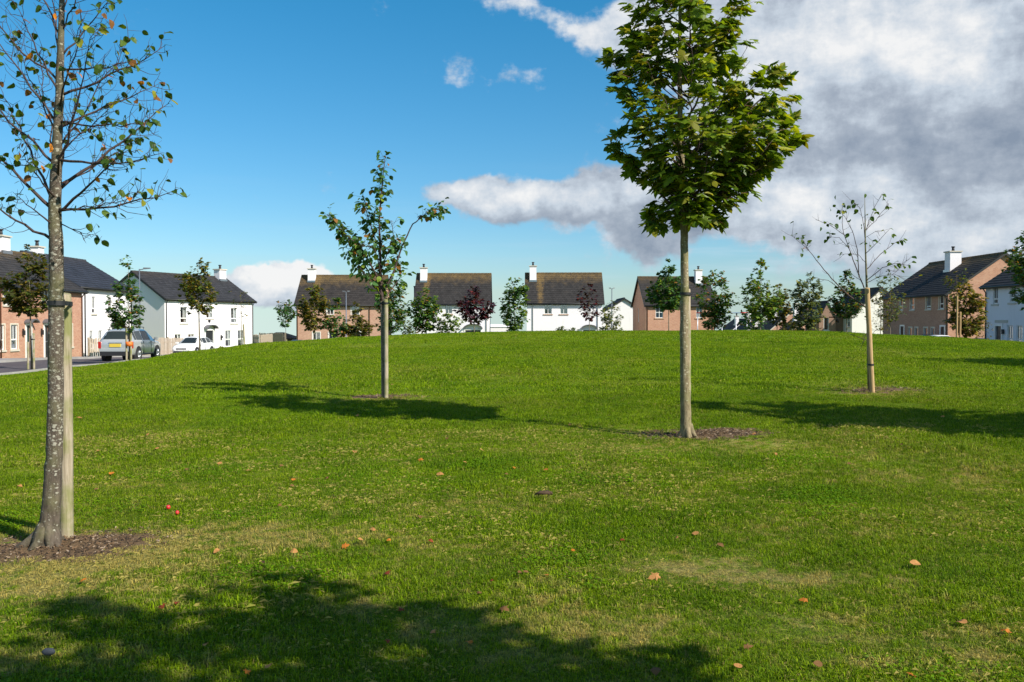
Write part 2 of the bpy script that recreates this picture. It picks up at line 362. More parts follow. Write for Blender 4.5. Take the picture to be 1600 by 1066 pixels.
def ground_mat():
    m, t, bs = newmat('turf'); co = world_co(t)
    tone = lawn_tone(t, 0.0); x, y, z = t.sep(co)
    th = t.mix(t.ramp(t.noise(co, 38, 4, .7), .35, .65), (.40, .42, .36, 1), (1.05, 1.05, 1.0, 1))
    c = t.mix(1.0, tone, th, 'MULTIPLY')
    c = t.mix(t.m('MULTIPLY', t.ramp(y, 11, 5), .35), c, (.10, .085, .04, 1))       # thatch between the blades
    soil = t.m('ADD', grp(t, soil_g), t.m('MULTIPLY', t.m('SUBTRACT', t.noise(co, 5, 6, .7), .5), 1.7))
    sc = t.mix(t.noise(co, 55, 5, .7), (.06, .036, .02, 1), (.27, .18, .10, 1))
    c = t.mix(t.ramp(soil, .38, .62), c, sc)
    t.put(bs.inputs['Base Color'], c); bs.inputs['Roughness'].default_value = .95; bs.inputs['Specular IOR Level'].default_value = .1
    h = t.m('ADD', t.noise(co, 45, 4, .7), t.m('MULTIPLY', t.noise(co, 4, 4, .6), 1.5)); bump(t, bs, h, .8, .03); return m

# ------------------------------------------------------------------ the ground
def spaced(a, b, step): return list(np.arange(a, b, step))
gx = [-1400, -900, -500, -300, -200, -140, -100, -80, -60, -50]+spaced(-42, 42, .6)+[42, 50, 60, 80, 100, 140, 200, 300, 500, 900, 1400]
gy = [-300, -120, -60, -30, -15, -8]+spaced(-4, 62, .6)+spaced(62, 120, 3)+[120, 135, 155, 180, 220, 280, 350, 450, 600, 800, 1100, 1500]
XX, YY = np.meshgrid(gx, gy); ZZ = terr(XX, YY)
nx = len(gx); vv = np.stack([XX.ravel(), YY.ravel(), ZZ.ravel()], 1)
ff = [(j*nx+i, j*nx+i+1, (j+1)*nx+i+1, (j+1)*nx+i) for j in range(len(gy)-1) for i in range(nx-1)]
mb = MB(); mb.v = [tuple(p) for p in vv]; mb.f = ff; mb.mi = [0]*len(ff); mb.smooth = [True]*len(ff)
tag(mb.build('ground', ground_mat()), kind='structure')

def strip(name, path, wl, wr, lift, m, kerb=0.0, thick=0.0):
    """sheet following the terrain along a path; wl/wr offsets to left and right"""
    mb = MB(); pts = []
    for i in range(len(path)-1):
        a = Vector((*path[i], 0)); b = Vector((*path[i+1], 0)); n = max(1, int((b-a).length/1.5))
        for k in range(n): pts.append(a.lerp(b, k/n))
    pts.append(Vector((*path[-1], 0))); rows = []
    for i, p in enumerate(pts):
        t = (pts[min(i+1, len(pts)-1)]-pts[max(0, i-1)]).normalized(); nn = Vector((t.y, -t.x, 0))
        row = []
        for k in range(5):
            q = p+nn*(wl+(wr-wl)*k/4)
            zc = max(tz(q.x, q.y), tz(q.x+.3, q.y), tz(q.x-.3, q.y)); row.append((q.x, q.y, zc+lift))
        if thick:
            row = [(row[0][0], row[0][1], row[0][2]-thick)]+row+[(row[-1][0], row[-1][1], row[-1][2]-thick)]
        rows.append(row)
    W_ = len(rows[0])
    mb.add([v for r in rows for v in r], [(j*W_+i, j*W_+i+1, (j+1)*W_+i+1, (j+1)*W_+i) for j in range(len(rows)-1) for i in range(W_-1)])
    return tag(mb.build(name, m), kind='structure')
def asphalt(name, a, b):
    m, t, bs = newmat(name); co = world_co(t)
    t.put(bs.inputs['Base Color'], t.mix(t.ramp(t.m('ADD', t.m('MULTIPLY', t.noise(co, 1.2, 5, .6), .6), t.m('MULTIPLY', t.noise(co, 60, 3, .7), .4)), .35, .65), (*a, 1), (*b, 1)))
    bs.inputs['Roughness'].default_value = .9; bump(t, bs, t.noise(co, 90, 3, .7), .4, .01); return m
roadpath = [(-22.3, -10), (-22.3, 62), (-21.5, 74), (-17, 86), (-8, 94), (8, 97), (17, 94), (23, 86), (25, 74), (25, 30)]
strip('road', roadpath, -3.0, 3.0, .035, asphalt('asphalt', (.062, .048, .052), (.10, .082, .085)))
kerb_m = asphalt('kerb_concrete', (.26, .25, .23), (.38, .36, .33))
strip('kerb', roadpath, -3.15, -3.0, .14, kerb_m, thick=.2)
strip('pavement', roadpath, -4.9, -3.15, .13, asphalt('footpath', (.22, .20, .19), (.34, .31, .29)), thick=.2)
strip('kerb', roadpath, 3.0, 3.14, .07, kerb_m, thick=.2)
# ------------------------------------------------------------------ houses
BR1 = brick_mat('brick_pink', (.40, .17, .10), (.52, .27, .17), (.44, .33, .26))
BR2 = brick_mat('brick_pale', (.46, .225, .145), (.58, .33, .23), (.50, .38, .30))
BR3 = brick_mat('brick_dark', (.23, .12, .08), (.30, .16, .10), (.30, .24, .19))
WH = render_mat('white_render', (.81, .775, .785)); WH2 = render_mat('cream_render', (.78, .74, .69))
UPVC = plain('window_frame_white', (.78, .77, .74), .35, var=.05)
TAN = plain('window_surround', (.62, .56, .45), .7, var=.1); SILL = plain('sill_stone', (.55, .50, .42), .8, var=.15)
SILLB = plain('sill_brick', (.42, .27, .18), .85, var=.2)
DARK = plain('dark_trim', (.018, .018, .02), .5); PIPE = plain('downpipe_black', (.03, .03, .034), .4); PIPER = plain('downpipe_brown', (.10, .035, .022), .45)
PIPEW = plain('downpipe_grey', (.30, .30, .31), .5)
DOOR = plain('door_black', (.02, .022, .025), .35); DOORG = plain('door_green', (.02, .05, .04), .35); GLASS = glass_mat('window_glass')
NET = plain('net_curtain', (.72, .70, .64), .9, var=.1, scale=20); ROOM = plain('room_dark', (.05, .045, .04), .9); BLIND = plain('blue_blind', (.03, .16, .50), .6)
POT = plain('chimney_pot_clay', (.025, .025, .03), .6); LEAD = plain('lead_canopy', (.10, .10, .11), .5); METAL = plain('steel', (.45, .46, .47), .35, .9); METALD = plain('grey_metal', (.16, .17, .18), .45, .4)

def wall_plane(mb, Wd, z0, z1, ops, fn, dep=.14):
    """a wall with real openings; fn(u, z, d) gives the local point, d metres into the wall"""
    us = sorted({0.0, Wd, *[o[0] for o in ops], *[o[1] for o in ops]}); zs = sorted({z0, z1, *[o[2] for o in ops], *[o[3] for o in ops]})
    for i in range(len(us)-1):
        for j in range(len(zs)-1):
            cu = (us[i]+us[i+1])/2; cz = (zs[j]+zs[j+1])/2
            if any(o[0] < cu < o[1] and o[2] < cz < o[3] for o in ops): continue
            mb.quad(fn(us[i], zs[j], 0), fn(us[i+1], zs[j], 0), fn(us[i+1], zs[j+1], 0), fn(us[i], zs[j+1], 0))
    for a, b, c, d in [o[:4] for o in ops]:
        mb.quad(fn(a, c, 0), fn(a, c, dep), fn(a, d, dep), fn(a, d, 0)); mb.quad(fn(b, c, dep), fn(b, c, 0), fn(b, d, 0), fn(b, d, dep))
        mb.quad(fn(a, d, 0), fn(a, d, dep), fn(b, d, dep), fn(b, d, 0)); mb.quad(fn(a, c, dep), fn(a, c, 0), fn(b, c, 0), fn(b, c, dep))
def bar(mb, fn, a, b, c, d, d0, d1, mi=0):
    p = [fn(a, c, d0), fn(b, c, d0), fn(b, c, d1), fn(a, c, d1), fn(a, d, d0), fn(b, d, d0), fn(b, d, d1), fn(a, d, d1)]
    mb.add(p, [(0,3,2,1),(4,5,6,7),(0,1,5,4),(1,2,6,5),(2,3,7,6),(3,0,4,7)], mi)
def make_window(house, fn, o, surround=None, sill_m=None):
    a, b, c, d, kind = o[:5]; opt = o[5] if len(o) > 5 else {}
    fw = .055; f = MB()
    bar(f, fn, a+.003, a+fw, c+.003, d-.003, .05, .12); bar(f, fn, b-fw, b-.003, c+.003, d-.003, .05, .12)
    bar(f, fn, a+fw, b-fw, c+.003, c+fw+.02, .052, .118); bar(f, fn, a+fw, b-fw, d-fw, d-.003, .052, .118)
    if kind == 'cross':
        bar(f, fn, (a+b)/2-.03, (a+b)/2+.03, c+fw+.02, d-fw, .055, .115); bar(f, fn, a+fw, b-fw, (c+d)/2-.028, (c+d)/2+.028, .058, .112)
    elif kind == 'sash':
        zt = c+(d-c)*opt.get('rail', .34)
        bar(f, fn, a+fw, b-fw, zt-.04, zt+.04, .055, .115)
        if opt.get('mid', True): bar(f, fn, (a+b)/2-.018, (a+b)/2+.018, zt+.04, d-fw, .06, .11)
    elif kind == 'split':
        bar(f, fn, (a+b)/2-.03, (a+b)/2+.03, c+fw+.02, d-fw, .055, .115)
    if surround is not None:
        s_ = .09
        bar(f, fn, a-s_, a-.002, c, d+s_, -.02, .04, 1); bar(f, fn, b+.002, b+s_, c, d+s_, -.02, .04, 1); bar(f, fn, a-.002, b+.002, d+.002, d+s_, -.018, .04, 1)
    w_ = f.build('window', [UPVC, surround or UPVC], house)
    g = MB(); g.quad(fn(a+.02, c+.02, .088), fn(b-.02, c+.02, .088), fn(b-.02, d-.02, .088), fn(a+.02, d-.02, .088)); g.build('pane', GLASS, w_)
    cv = opt.get('curtain', 'net')
    if cv:
        k = MB(); mt = NET
        if cv == 'net':
            wd = (b-a)*.30
            for u0, u1 in ((a+.03, a+wd), (b-wd, b-.03)):
                n = 5
                for i in range(n):
                    q0 = u0+(u1-u0)*i/n; q1 = u0+(u1-u0)*(i+1)/n; e0 = .16+.03*(i % 2); e1 = .16+.03*((i+1) % 2)
                    k.quad(fn(q0, c+.03, e0), fn(q1, c+.03, e1), fn(q1, d-.03, e1), fn(q0, d-.03, e0))
        else:
            zt = d-(d-c)*(1.0 if cv == 'blue' else .4); k.quad(fn(a+.03, zt, .16), fn(b-.03, zt, .16), fn(b-.03, d-.03, .16), fn(a+.03, d-.03, .16))
            if cv == 'blue': mt = BLIND
        k.build('curtain', mt, w_)
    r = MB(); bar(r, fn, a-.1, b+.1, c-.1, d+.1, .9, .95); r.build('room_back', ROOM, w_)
    if c > .3:
        s = MB(); bar(s, fn, a-.13, b+.13, c-.12, c-.004, -.07, .06); s.build('sill', sill_m or SILL, w_)
    return w_
def make_door(house, fn, o, dm, arch=True):
    a, b, c, d = o[:4]; f = MB()
    bar(f, fn, a-.14, a-.003, c, d+.14, -.05, .10); bar(f, fn, b+.003, b+.14, c, d+.14, -.05, .10); bar(f, fn, a-.003, b+.003, d+.003, d+.14, -.047, .10)
    fr = f.build('door_frame', UPVC, house)
    k = MB(); bar(k, fn, a+.003, b-.003, c+.02, d-.003, .06, .12)
    for z0, z1 in ((c+.2, c+.9), (c+1.1, d-.25)):
        for u0, u1 in ((a+.12, (a+b)/2-.05), ((a+b)/2+.05, b-.12)): bar(k, fn, u0, u1, z0, z1, .045, .062)
    dr = k.build('door', dm, house)
    h = MB(); bar(h, fn, b-.14, b-.10, c+.98, c+1.12, .0, .06); h.build('handle', METAL, dr)
    h = MB(); bar(h, fn, (a+b)/2-.14, (a+b)/2+.14, c+1.0, c+1.05, .03, .044); h.build('letterbox', METAL, dr)
    if arch:
        q = MB(); n = 10; u0, u1 = a-.25, b+.25; cx = (u0+u1)/2; R = (u1-u0)/2; zb = d+.16
        top = [(cx-R*math.cos(math.pi*i/n), zb+R*.52*math.sin(math.pi*i/n)) for i in range(n+1)]
        inn = [(cx-(R-.12)*math.cos(math.pi*i/n), zb+(R-.12)*.5*math.sin(math.pi*i/n)) for i in range(n+1)]
        for i in range(n):
            A, B_, C_, D_ = top[i], top[i+1], inn[i+1], inn[i]
            q.quad(fn(*A, -.5), fn(*B_, -.5), fn(*B_, -.001), fn(*A, -.001)); q.quad(fn(*D_, -.5), fn(*C_, -.5), fn(*B_, -.5), fn(*A, -.5)); q.quad(fn(*C_, -.5), fn(*D_, -.5), fn(*D_, -.001), fn(*C_, -.001))
        q.build('canopy', LEAD, house)
def house(name, label, origin, rz, W_, Dp, eave, rise, wall, roofm, front=(), left=(), right=(), doors=(), chims=(), pipes=(), pipe_m=None, surround=None, sill_m=None, band=None,
          ov=.22, base=-1.0, rear_ext=0.0, cap=None, group=None, trim=None, back_eave=None):
    """origin: front left corner at ground; x runs along the front, y into the house"""
    h = empty(name, origin, rz, label, 'house', group)
    trim = trim or DARK; pipe_m = pipe_m or PIPE
    F = lambda u, z, d: (u, d, z)
    Lf = lambda u, z, d: (d, Dp-u, z)               # left gable seen from outside: u runs from the back to the front
    Rt = lambda u, z, d: (W_-d, u, z)
    mb = MB()
    wall_plane(mb, W_, base, eave, [*front, *doors], F); wall_plane(mb, Dp, base, eave, left, Lf); wall_plane(mb, Dp, base, eave, right, Rt)
    mb.quad((W_, Dp, base), (0, Dp, base), (0, Dp, eave), (W_, Dp, eave))
    ym = Dp/2; top = eave+rise
    mb.add([(0, 0, eave), (0, Dp, eave), (0, ym, top)], [(0, 2, 1)]); mb.add([(W_, 0, eave), (W_, Dp, eave), (W_, ym, top)], [(0, 1, 2)])
    mb.build('wall', wall, h)
    # roof: courses of tiles stepping down the slope
    r = MB(); sl = math.hypot(ym, rise); n = max(6, int(sl/.3)); oy = .28; ox = ov
    for side in (0, 1):
        def Q(s, lift, x):               # s: 0 at the lower edge .. 1 at the ridge
            yy = -oy+(ym+oy)*s; zz = eave-oy*rise/ym+(rise+oy*rise/ym)*s+.05
            nyy = -rise/sl*lift; nz = ym/sl*lift
            yy += nyy; zz += nz
            return (x, yy if side == 0 else Dp-yy, zz)
        for i in range(n):
            s0, s1 = i/n, (i+1)/n
            a, b, c, d = Q(s0, .042, -ox), Q(s0, .042, W_+ox), Q(s1, .02, W_+ox), Q(s1, .02, -ox)
            a2, b2 = Q(s0, .0, -ox), Q(s0, .0, W_+ox)
            if side == 0: r.quad(a, b, c, d); r.quad(a2, b2, b, a)
            else: r.quad(b, a, d, c); r.quad(b2, a2, a, b)
        a, b, c, d = Q(0, -.03, -ox), Q(0, -.03, W_+ox), Q(1, -.03, W_+ox), Q(1, -.03, -ox); r.quad(a, d, c, b)
    rf = r.build('roof', roofm, h)
    # ridge tiles
    rt = MB(); m_ = int((W_+2*ox)/.45)
    for i in range(m_):
        x0 = -ox+i*(W_+2*ox)/m_; x1 = x0+(W_+2*ox)/m_-.02; z = top+.10
        rt.add([(x0, ym-.15, z-.10), (x0, ym-.08, z+.03), (x0, ym+.08, z+.03), (x0, ym+.15, z-.10), (x1, ym-.15, z-.10), (x1, ym-.08, z+.045), (x1, ym+.08, z+.045), (x1, ym+.15, z-.10)],
               [(0, 4, 5, 1), (1, 5, 6, 2), (2, 6, 7, 3), (0, 1, 2, 3), (7, 6, 5, 4)])
    tag(rt.build('ridge_tiles', roofm, rf), kind='stuff')
    # verge boards and gutter
    for sx_ in (-ox, W_+ox):
        v = MB(); e = .06 if sx_ < 0 else -.06
        for side in (0, 1):
            y0 = -oy if side == 0 else Dp+oy; z0 = eave-oy*rise/ym
            v.add([(sx_-e*.3, y0, z0-.14), (sx_-e*.3, ym, top-.14), (sx_-e*.3, ym, top+.07), (sx_-e*.3, y0, z0+.07), (sx_+e, y0, z0-.14), (sx_+e, ym, top-.14), (sx_+e, ym, top+.07), (sx_+e, y0, z0+.07)],
                  [(0, 1, 2, 3), (7, 6, 5, 4), (0, 4, 5, 1), (1, 5, 6, 2), (2, 6, 7, 3), (3, 7, 4, 0)])
        v.build('verge_board', trim, h)
    g = MB(); zg = eave-oy*rise/ym
    g.tube([(-ox, -oy-.05, zg+.0), (W_+ox, -oy-.05, zg+.0)], .065, 6); g.box(-ox+.08, W_+ox-.08, -oy+.03, -oy+.06, zg-.12, zg+.04); g.build('gutter', trim, h)
    for x in pipes:
        p = MB(); p.tube([(x, -oy, zg-.03), (x, -.07, zg-.35), (x, -.07, base+.5)], .04, 6); p.build('downpipe', pipe_m, h)
    for o in front: make_window(h, F, o, surround, sill_m)
    for o in left: make_window(h, Lf, o, None, sill_m)
    for o in right: make_window(h, Rt, o, None, sill_m)
    for o in doors: make_door(h, F, o, o[5] if len(o) > 5 else DOOR, o[4])
    for x, y, sx_, sy_, hh in chims:
        c = MB(); zb = eave+rise*(1-abs(y-ym)/ym)-.5
        c.box(x-sx_/2, x+sx_/2, y-sy_/2, y+sy_/2, zb, top+hh); cc = c.build('chimney', cap or WH, rf)
        k = MB(); k.box(x-sx_/2-.09, x+sx_/2+.09, y-sy_/2-.09, y+sy_/2+.09, top+hh+.002, top+hh+.10)
        k.tube([(x, y, top+hh+.10), (x, y, top+hh+.45)], [.13, .10], 10, 1); k.tube([(x, y, top+hh+.44), (x, y, top+hh+.53)], [.17, .15], 10, 1)
        k.build('chimney_top', [SILL, POT], cc)
        fl = MB(); zf = eave+rise*(1-abs(y-sy_/2-ym)/ym); fl.box(x-sx_/2-.05, x+sx_/2+.05, y-sy_/2-.12, y-sy_/2-.003, zf+.04, zf+.26); fl.build('chimney_flashing', METAL, rf)
    if band:
        b = MB(); b.box(.0, W_, -.03, -.003, band[0], band[1]); b.build('render_band', TAN, h)
    return h

N = None
# --- the brick terrace at the far left
def yd(px, xw): return xw/((px-800)/1400)          # distance at which a wall at x = xw meets that column
xa = -30.3; za = -2.25+E; L0 = 44.0
def la(px): return yd(px, xa)-L0
rm_dark = roof_mat('roof_charcoal', (.034, .031, .031), .6, 7.3, 4.7)
wu = dict(rail=.4, mid=True)
front = [(la(-2), la(7), .65, 2.15, 'sash', wu), (la(17), la(27.5), .65, 2.15, 'sash', wu), (la(94), la(100), .65, 2.15, 'sash', wu), (la(107), la(113), .65, 2.15, 'sash', wu),
         (2.2, 3.0, .65, 2.15, 'sash', wu), (4.0, 4.8, .65, 2.15, 'sash', wu), (2.9, 3.8, 3.35, 4.45, 'sash', wu), (5.9, 6.7, 3.35, 4.45, 'sash', wu),
         (la(6), la(20), 3.35, 4.45, 'sash', wu), (la(66), la(77), 3.35, 4.45, 'sash', wu), (la(100), la(108), 3.35, 4.45, 'sash', wu)]
doors = [(la(41), la(47.5), .02, 2.1, True, DOORG), (la(69.5), la(76), .02, 2.1, True)]
hA = house('terraced_house', 'red brick terrace with white sash windows and arched dark doors behind the lichen spotted trunk', (xa, L0, za), math.pi/2, 63.2-L0, 7.6, 4.6, 2.45,
           BR1, rm_dark, front, doors=doors, chims=[(15.9, 3.8, 1.0, .7, .95), (6.0, 3.8, 1.0, .7, .9)], pipes=[63.2-L0-.15, 9.0], pipe_m=PIPER, sill_m=SILL, surround=TAN)
for x_ in (la(35), la(64)):
    q = MB(); q.box(x_-.07, x_+.07, -.16, -.04, 1.5, 1.8); q.box(x_-.02, x_+.02, -.1, -.003, 1.8, 1.9); q.build('wall_lamp', DARK, hA)
# --- white house with navy slate roof
xb = -30.8; zb_ = -2.45+E; LB = 63.5
def lb(px): return yd(px, xb)-LB
rm_navy = roof_mat('roof_navy', (.026, .030, .042), .08, 7.6, 5)
wn = dict(rail=.3, mid=True)
front = [(lb(144), lb(150), 3.15, 4.4, 'sash', wn), (lb(169), lb(175.5), 3.15, 4.4, 'sash', wn), (lb(198), lb(202), 3.15, 4.4, 'sash', wn), (lb(140), lb(145.5), .55, 1.9, 'sash', wn), (lb(154), lb(160), .55, 1.9, 'sash', wn), (lb(190), lb(195), .55, 1.9, 'sash', wn)]
hB = house('detached_house', 'white rendered house with navy slate roof next to the brick terrace', (xb, LB, zb_), math.pi/2, 9.0, 7.6, 5.15, 2.3, WH, rm_navy, front, doors=[(lb(174.5), lb(180.5), .02, 2.1, True)],
           chims=[(1.9, 3.8, .8, .6, .5)], pipes=[lb(132), 8.9], sill_m=SILL)
# --- white house turned towards the sun, timber fence beside it
A3 = (-31.0, 80.0); B3 = (-26.3, 91.0); an = math.atan2(B3[1]-A3[1], B3[0]-A3[0])
rm3 = roof_mat('roof_slate', (.030, .030, .034), .12, 7.8, 5)
W3 = 11.96
def l3(px):                                         # where that column crosses the front of the house
    u = (px-800)/1400; dx_, dy_ = (B3[0]-A3[0])/W3, (B3[1]-A3[1])/W3
    return (u*A3[1]-A3[0])/(dx_-u*dy_)
c3 = dict(curtain='net', rail=.3)
front = [(l3(282), l3(292.5), 2.75, 4.25, 'sash', c3), (l3(322.5), l3(333), 3.2, 4.25, 'cross', c3), (l3(361), l3(370.5), 2.75, 4.25, 'sash', c3),
         (l3(273), l3(283), .55, 1.75, 'cross', c3), (l3(294), l3(304), .55, 1.75, 'cross', c3), (l3(352), l3(361), .45, 2.05, 'sash', dict(rail=.45)), (l3(371.5), l3(381), .45, 2.05, 'sash', dict(rail=.45))]
h3 = house('detached_house', 'white rendered house with three upstairs windows, arched porch and square chimney behind the white hatchback', (*A3, -2.75+E), an, W3, 7.4, 5.05, 2.35, WH, rm3, front,
           doors=[(l3(321), l3(333), .02, 2.05, True)], chims=[(W3-.9, 3.4, .95, .75, .75)], pipes=[.15, W3-.1], sill_m=SILL)
q = MB(); q.tube([(l3(327), -.04, 2.95), (l3(327), .0, 2.95)], .16, 12); q.build('wall_vent', DARK, h3)
q = MB(); q.tube([(l3(345), -.22, 1.4), (l3(345), -.1, 1.4)], .1, 8); q.box(l3(345)-.06, l3(345)+.06, -.1, -.003, 1.1, 1.6); q.build('wall_lamp', DARK, h3)

# --- row seen over the crest, facing the camera
def facing(name, label, pxl, pxr, d, eave_py, rise, wall, roofm, tilt=0.0, **kw):
    """house with its front towards the camera; windows given in photograph columns and rows"""
    x0 = X(pxl, d); x1 = X(pxr, d); z0 = tz((x0+x1)/2, d)-.2; ze = Zat(eave_py, d)-z0; Wd = x1-x0
    cv = lambda o: ((o[0]-pxl)/(pxr-pxl)*Wd, (o[1]-pxl)/(pxr-pxl)*Wd, Zat(o[3], d)-z0, Zat(o[2], d)-z0, *o[4:])
    fr = [cv(o) for o in kw.pop('wins', [])]; dr = [(a[0], a[1], .02, a[3], *a[4:]) for a in [cv(o) for o in kw.pop('drs', [])]]
    ch = [((c-pxl)/(pxr-pxl)*Wd, *r_) for c, *r_ in kw.pop('ch', [])]
    pp = [(p-pxl)/(pxr-pxl)*Wd for p in kw.pop('pp', [])]
    return house(name, label, (x0, d, z0), tilt, Wd, kw.pop('Dp', 7.4), ze, rise, wall, roofm, fr, doors=dr, chims=ch, pipes=pp, **kw), Wd, ze, z0
nn = dict(curtain='net')
rmB = roof_mat('roof_brown_lichen', (.034, .029, .027), .75, 8.6, 5.0, stain=1.9)
facing('detached_house', 'salmon brick house with mossy roof and one blue window, behind three young trees', 463, 597, 105, 474, 3.4, BR2, rmB,
       wins=[(511, 521, 477, 492, 'cross', nn), (488.5, 500, 519.5, 532, 'split', nn), (513.5, 525, 519.5, 532, 'split', dict(curtain='blue')), (549, 561, 477, 492, 'cross', nn)], drs=[(548, 563, 519, 530, False)],
       ch=[(478.5, 3.1, .85, .7, .75)], pp=[577.5, 465], pipe_m=PIPER, surround=WH2, sill_m=SILLB)
rmW = roof_mat('roof_brown_lichen_left', (.030, .027, .026), .78, 8.7, 5.1, stain=1.1)
hW1, wd, ze, z0 = facing('detached_house', 'white house with lichened roof and flue pipe, standing behind the wide purple tree', 649, 764, 105, 472.5, 3.5, WH, rmW,
       wins=[(695.5, 706.5, 475.5, 490.5, 'cross', nn)], drs=[(727, 751, 516, 540, True, DOOR)], ch=[(658.5, 2.9, .8, .7, .65)], pp=[760, 650], pipe_m=PIPEW, sill_m=SILLB)
q = MB(); q.tube([(-.45, 3.5, 4.5), (-.45, 3.5, ze+1.9)], .10, 8); q.tube([(-.45, 3.5, ze+1.9), (-.45, 3.5, ze+2.05)], .15, 8); q.build('stove_flue', DARK, hW1)
rmW2 = roof_mat('roof_brown_lichen_streak', (.030, .027, .026), .78, 8.7, 5.1, stain=1.55)
facing('detached_house', 'white house with two square grey windows upstairs and an orange lichen streak below its chimney', 823, 941, 104, 471.5, 3.45, WH, rmW2,
       wins=[(850.5, 862, 475, 491, 'cross', nn), (875, 886.5, 475, 491, 'cross', nn)], drs=[(911, 930, 516, 540, True, DOOR)], ch=[(833, 2.9, .8, .7, .8)], pp=[832.5, 933.5], pipe_m=PIPEW, sill_m=SILLB, tilt=-.02)
rmC = roof_mat('roof_grey_brown', (.030, .027, .026), .45, 8.7, 5.2)
facing('detached_house', 'pink brick house with side gable and white chimney standing behind the maple trunk', 1009, 1119, 105, 475, 3.3, BR1, rmC, wins=[(1024.5, 1036.5, 479.5, 497, 'cross', nn), (1089, 1099, 479.5, 497, 'cross', nn)],
       ch=[(1103, 2.9, .8, .7, .8)], pp=[1011.5, 1115], pipe_m=PIPER, sill_m=SILLB, tilt=.07, left=[(3.0, 3.5, 2.9, 4.6, 'plain', nn)])
# small white gable between the two
def gable_on(name, label, pxa, d, py_apex, half, rise, length, wall, roofm, rz=0.0, **kw):
    """house whose gable (its right end) faces the camera"""
    xc = X(pxa, d); top = Zat(py_apex, d); z0 = tz(xc, d)-.3; ev = top-rise-z0
    c, s = math.cos(rz), math.sin(rz)
    # local x points towards the camera (rz = -90 deg), front is the left hand wall
    ox_, oy_ = xc-half, d+length
    return house(name, label, (ox_, oy_, z0), -math.pi/2+rz, length, 2*half, ev, rise, wall, roofm, **kw)
gable_on('detached_house', 'small white gabled house peeping out between the two larger houses beside a lamp post', 975, 122, 466.5, 3.1, 1.9, 8, WH, rm3)
# houses lower down the slope, only roofs and gables over the crest
mossy = roof_mat('roof_far_moss', (.05, .042, .036), .9, 9, 4)
gable_on('detached_house', 'low dark roof with white verge beyond the play frame, nearest the pink brick house', 1168, 150, 499, 4.2, 3.0, 9, WH, rm3, chims=[(6.5, 3.0, .7, .6, .5)], trim=WH)
gable_on('detached_house', 'low dark roof with white verge and chimney behind the bright green tree', 1200, 142, 489, 4.4, 3.6, 9, WH, rm3, chims=[(5.0, 2.4, .7, .6, .4)], trim=WH)
gable_on('detached_house', 'low brick gable with pale verge and mossy roof left of the grey green tree', 1243, 134, 482, 4.6, 3.9, 8, BR2, mossy, chims=[(4.5, 2.6, .7, .6, .4)], trim=SILL)
gable_on('detached_house', 'brick gable with white chimney standing behind the grey green birch like tree', 1282, 128, 478, 4.0, 3.4, 9, BR2, mossy, chims=[(6.0, 1.4, .8, .6, .3)], trim=SILL)
# dark brick wing and white gable
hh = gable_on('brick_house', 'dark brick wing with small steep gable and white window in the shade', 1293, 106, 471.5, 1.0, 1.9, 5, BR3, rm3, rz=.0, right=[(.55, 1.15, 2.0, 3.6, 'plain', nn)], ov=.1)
zfl = Zat(489, 107)-hh.location.z
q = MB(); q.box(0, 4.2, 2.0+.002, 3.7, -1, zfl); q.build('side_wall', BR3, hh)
q = MB(); q.add([(-.1, 2.0, zfl+.5), (4.4, 2.0, zfl+.5), (4.4, 3.9, zfl-.05), (-.1, 3.9, zfl-.05), (-.1, 2.0, zfl+.35), (4.4, 2.0, zfl+.35), (4.4, 3.9, zfl-.2), (-.1, 3.9, zfl-.2)], [(0,1,2,3),(7,6,5,4),(0,4,5,1),(1,5,6,2),(2,6,7,3),(3,7,4,0)]); q.build('side_roof', rm3, hh)
gable_on('detached_house', 'white gabled house with dark verge behind the sparse sapling, beside the dark brick wing', 1377, 104, 450, 3.4, 3.0, 9, WH2, rm_dark, front=[(7.5, 8.3, 2.4, 4.6, 'sash', dict(rail=.3, curtain=None)), (5.0, 5.8, 2.4, 4.0, 'sash', dict(rail=.3, curtain=None))])
# --- big brick house at the right
xr = 36.0; zr = -2.4+E
def lr(px, x=36.0, y0=87.0): return y0-x/((px-800)/1400)
rmR = roof_mat('roof_right_moss', (.027, .024, .024), .85, 8.2, 5.3)
s4 = dict(rail=.34, mid=False, curtain=None)
front = [(lr(1405.5), lr(1410.5), 3.6, 4.75, 'sash', s4), (lr(1422), lr(1428.5), 3.6, 4.85, 'sash', s4), (lr(1446.5), lr(1454), 3.6, 4.85, 'sash', dict(rail=.2, mid=False)), (lr(1467), lr(1474), 3.6, 4.85, 'sash', s4),
         (lr(1419.5), lr(1425), .9, 2.0, 'sash', s4), (lr(1429.5), lr(1434.5), .9, 2.0, 'sash', s4), (lr(1443.5), lr(1449.5), .9, 2.0, 'sash', s4), (lr(1455), lr(1460), .9, 2.0, 'sash', s4)]
house('semi_detached_houses', 'long brown brick house with tall white chimney and sunlit brick gable behind the round bush', (xr, 87, zr), -math.pi/2, 13, 9.2, 4.95, 3.2, BR1, rmR, front,
      doors=[(lr(1407.5), lr(1412.5), .02, 2.1, False), (lr(1470), lr(1476), .02, 2.1, False)], chims=[(lr(1488, 39.3), 3.3, 1.0, 1.0, .55)], surround=TAN, pipes=[12.85], sill_m=SILL)
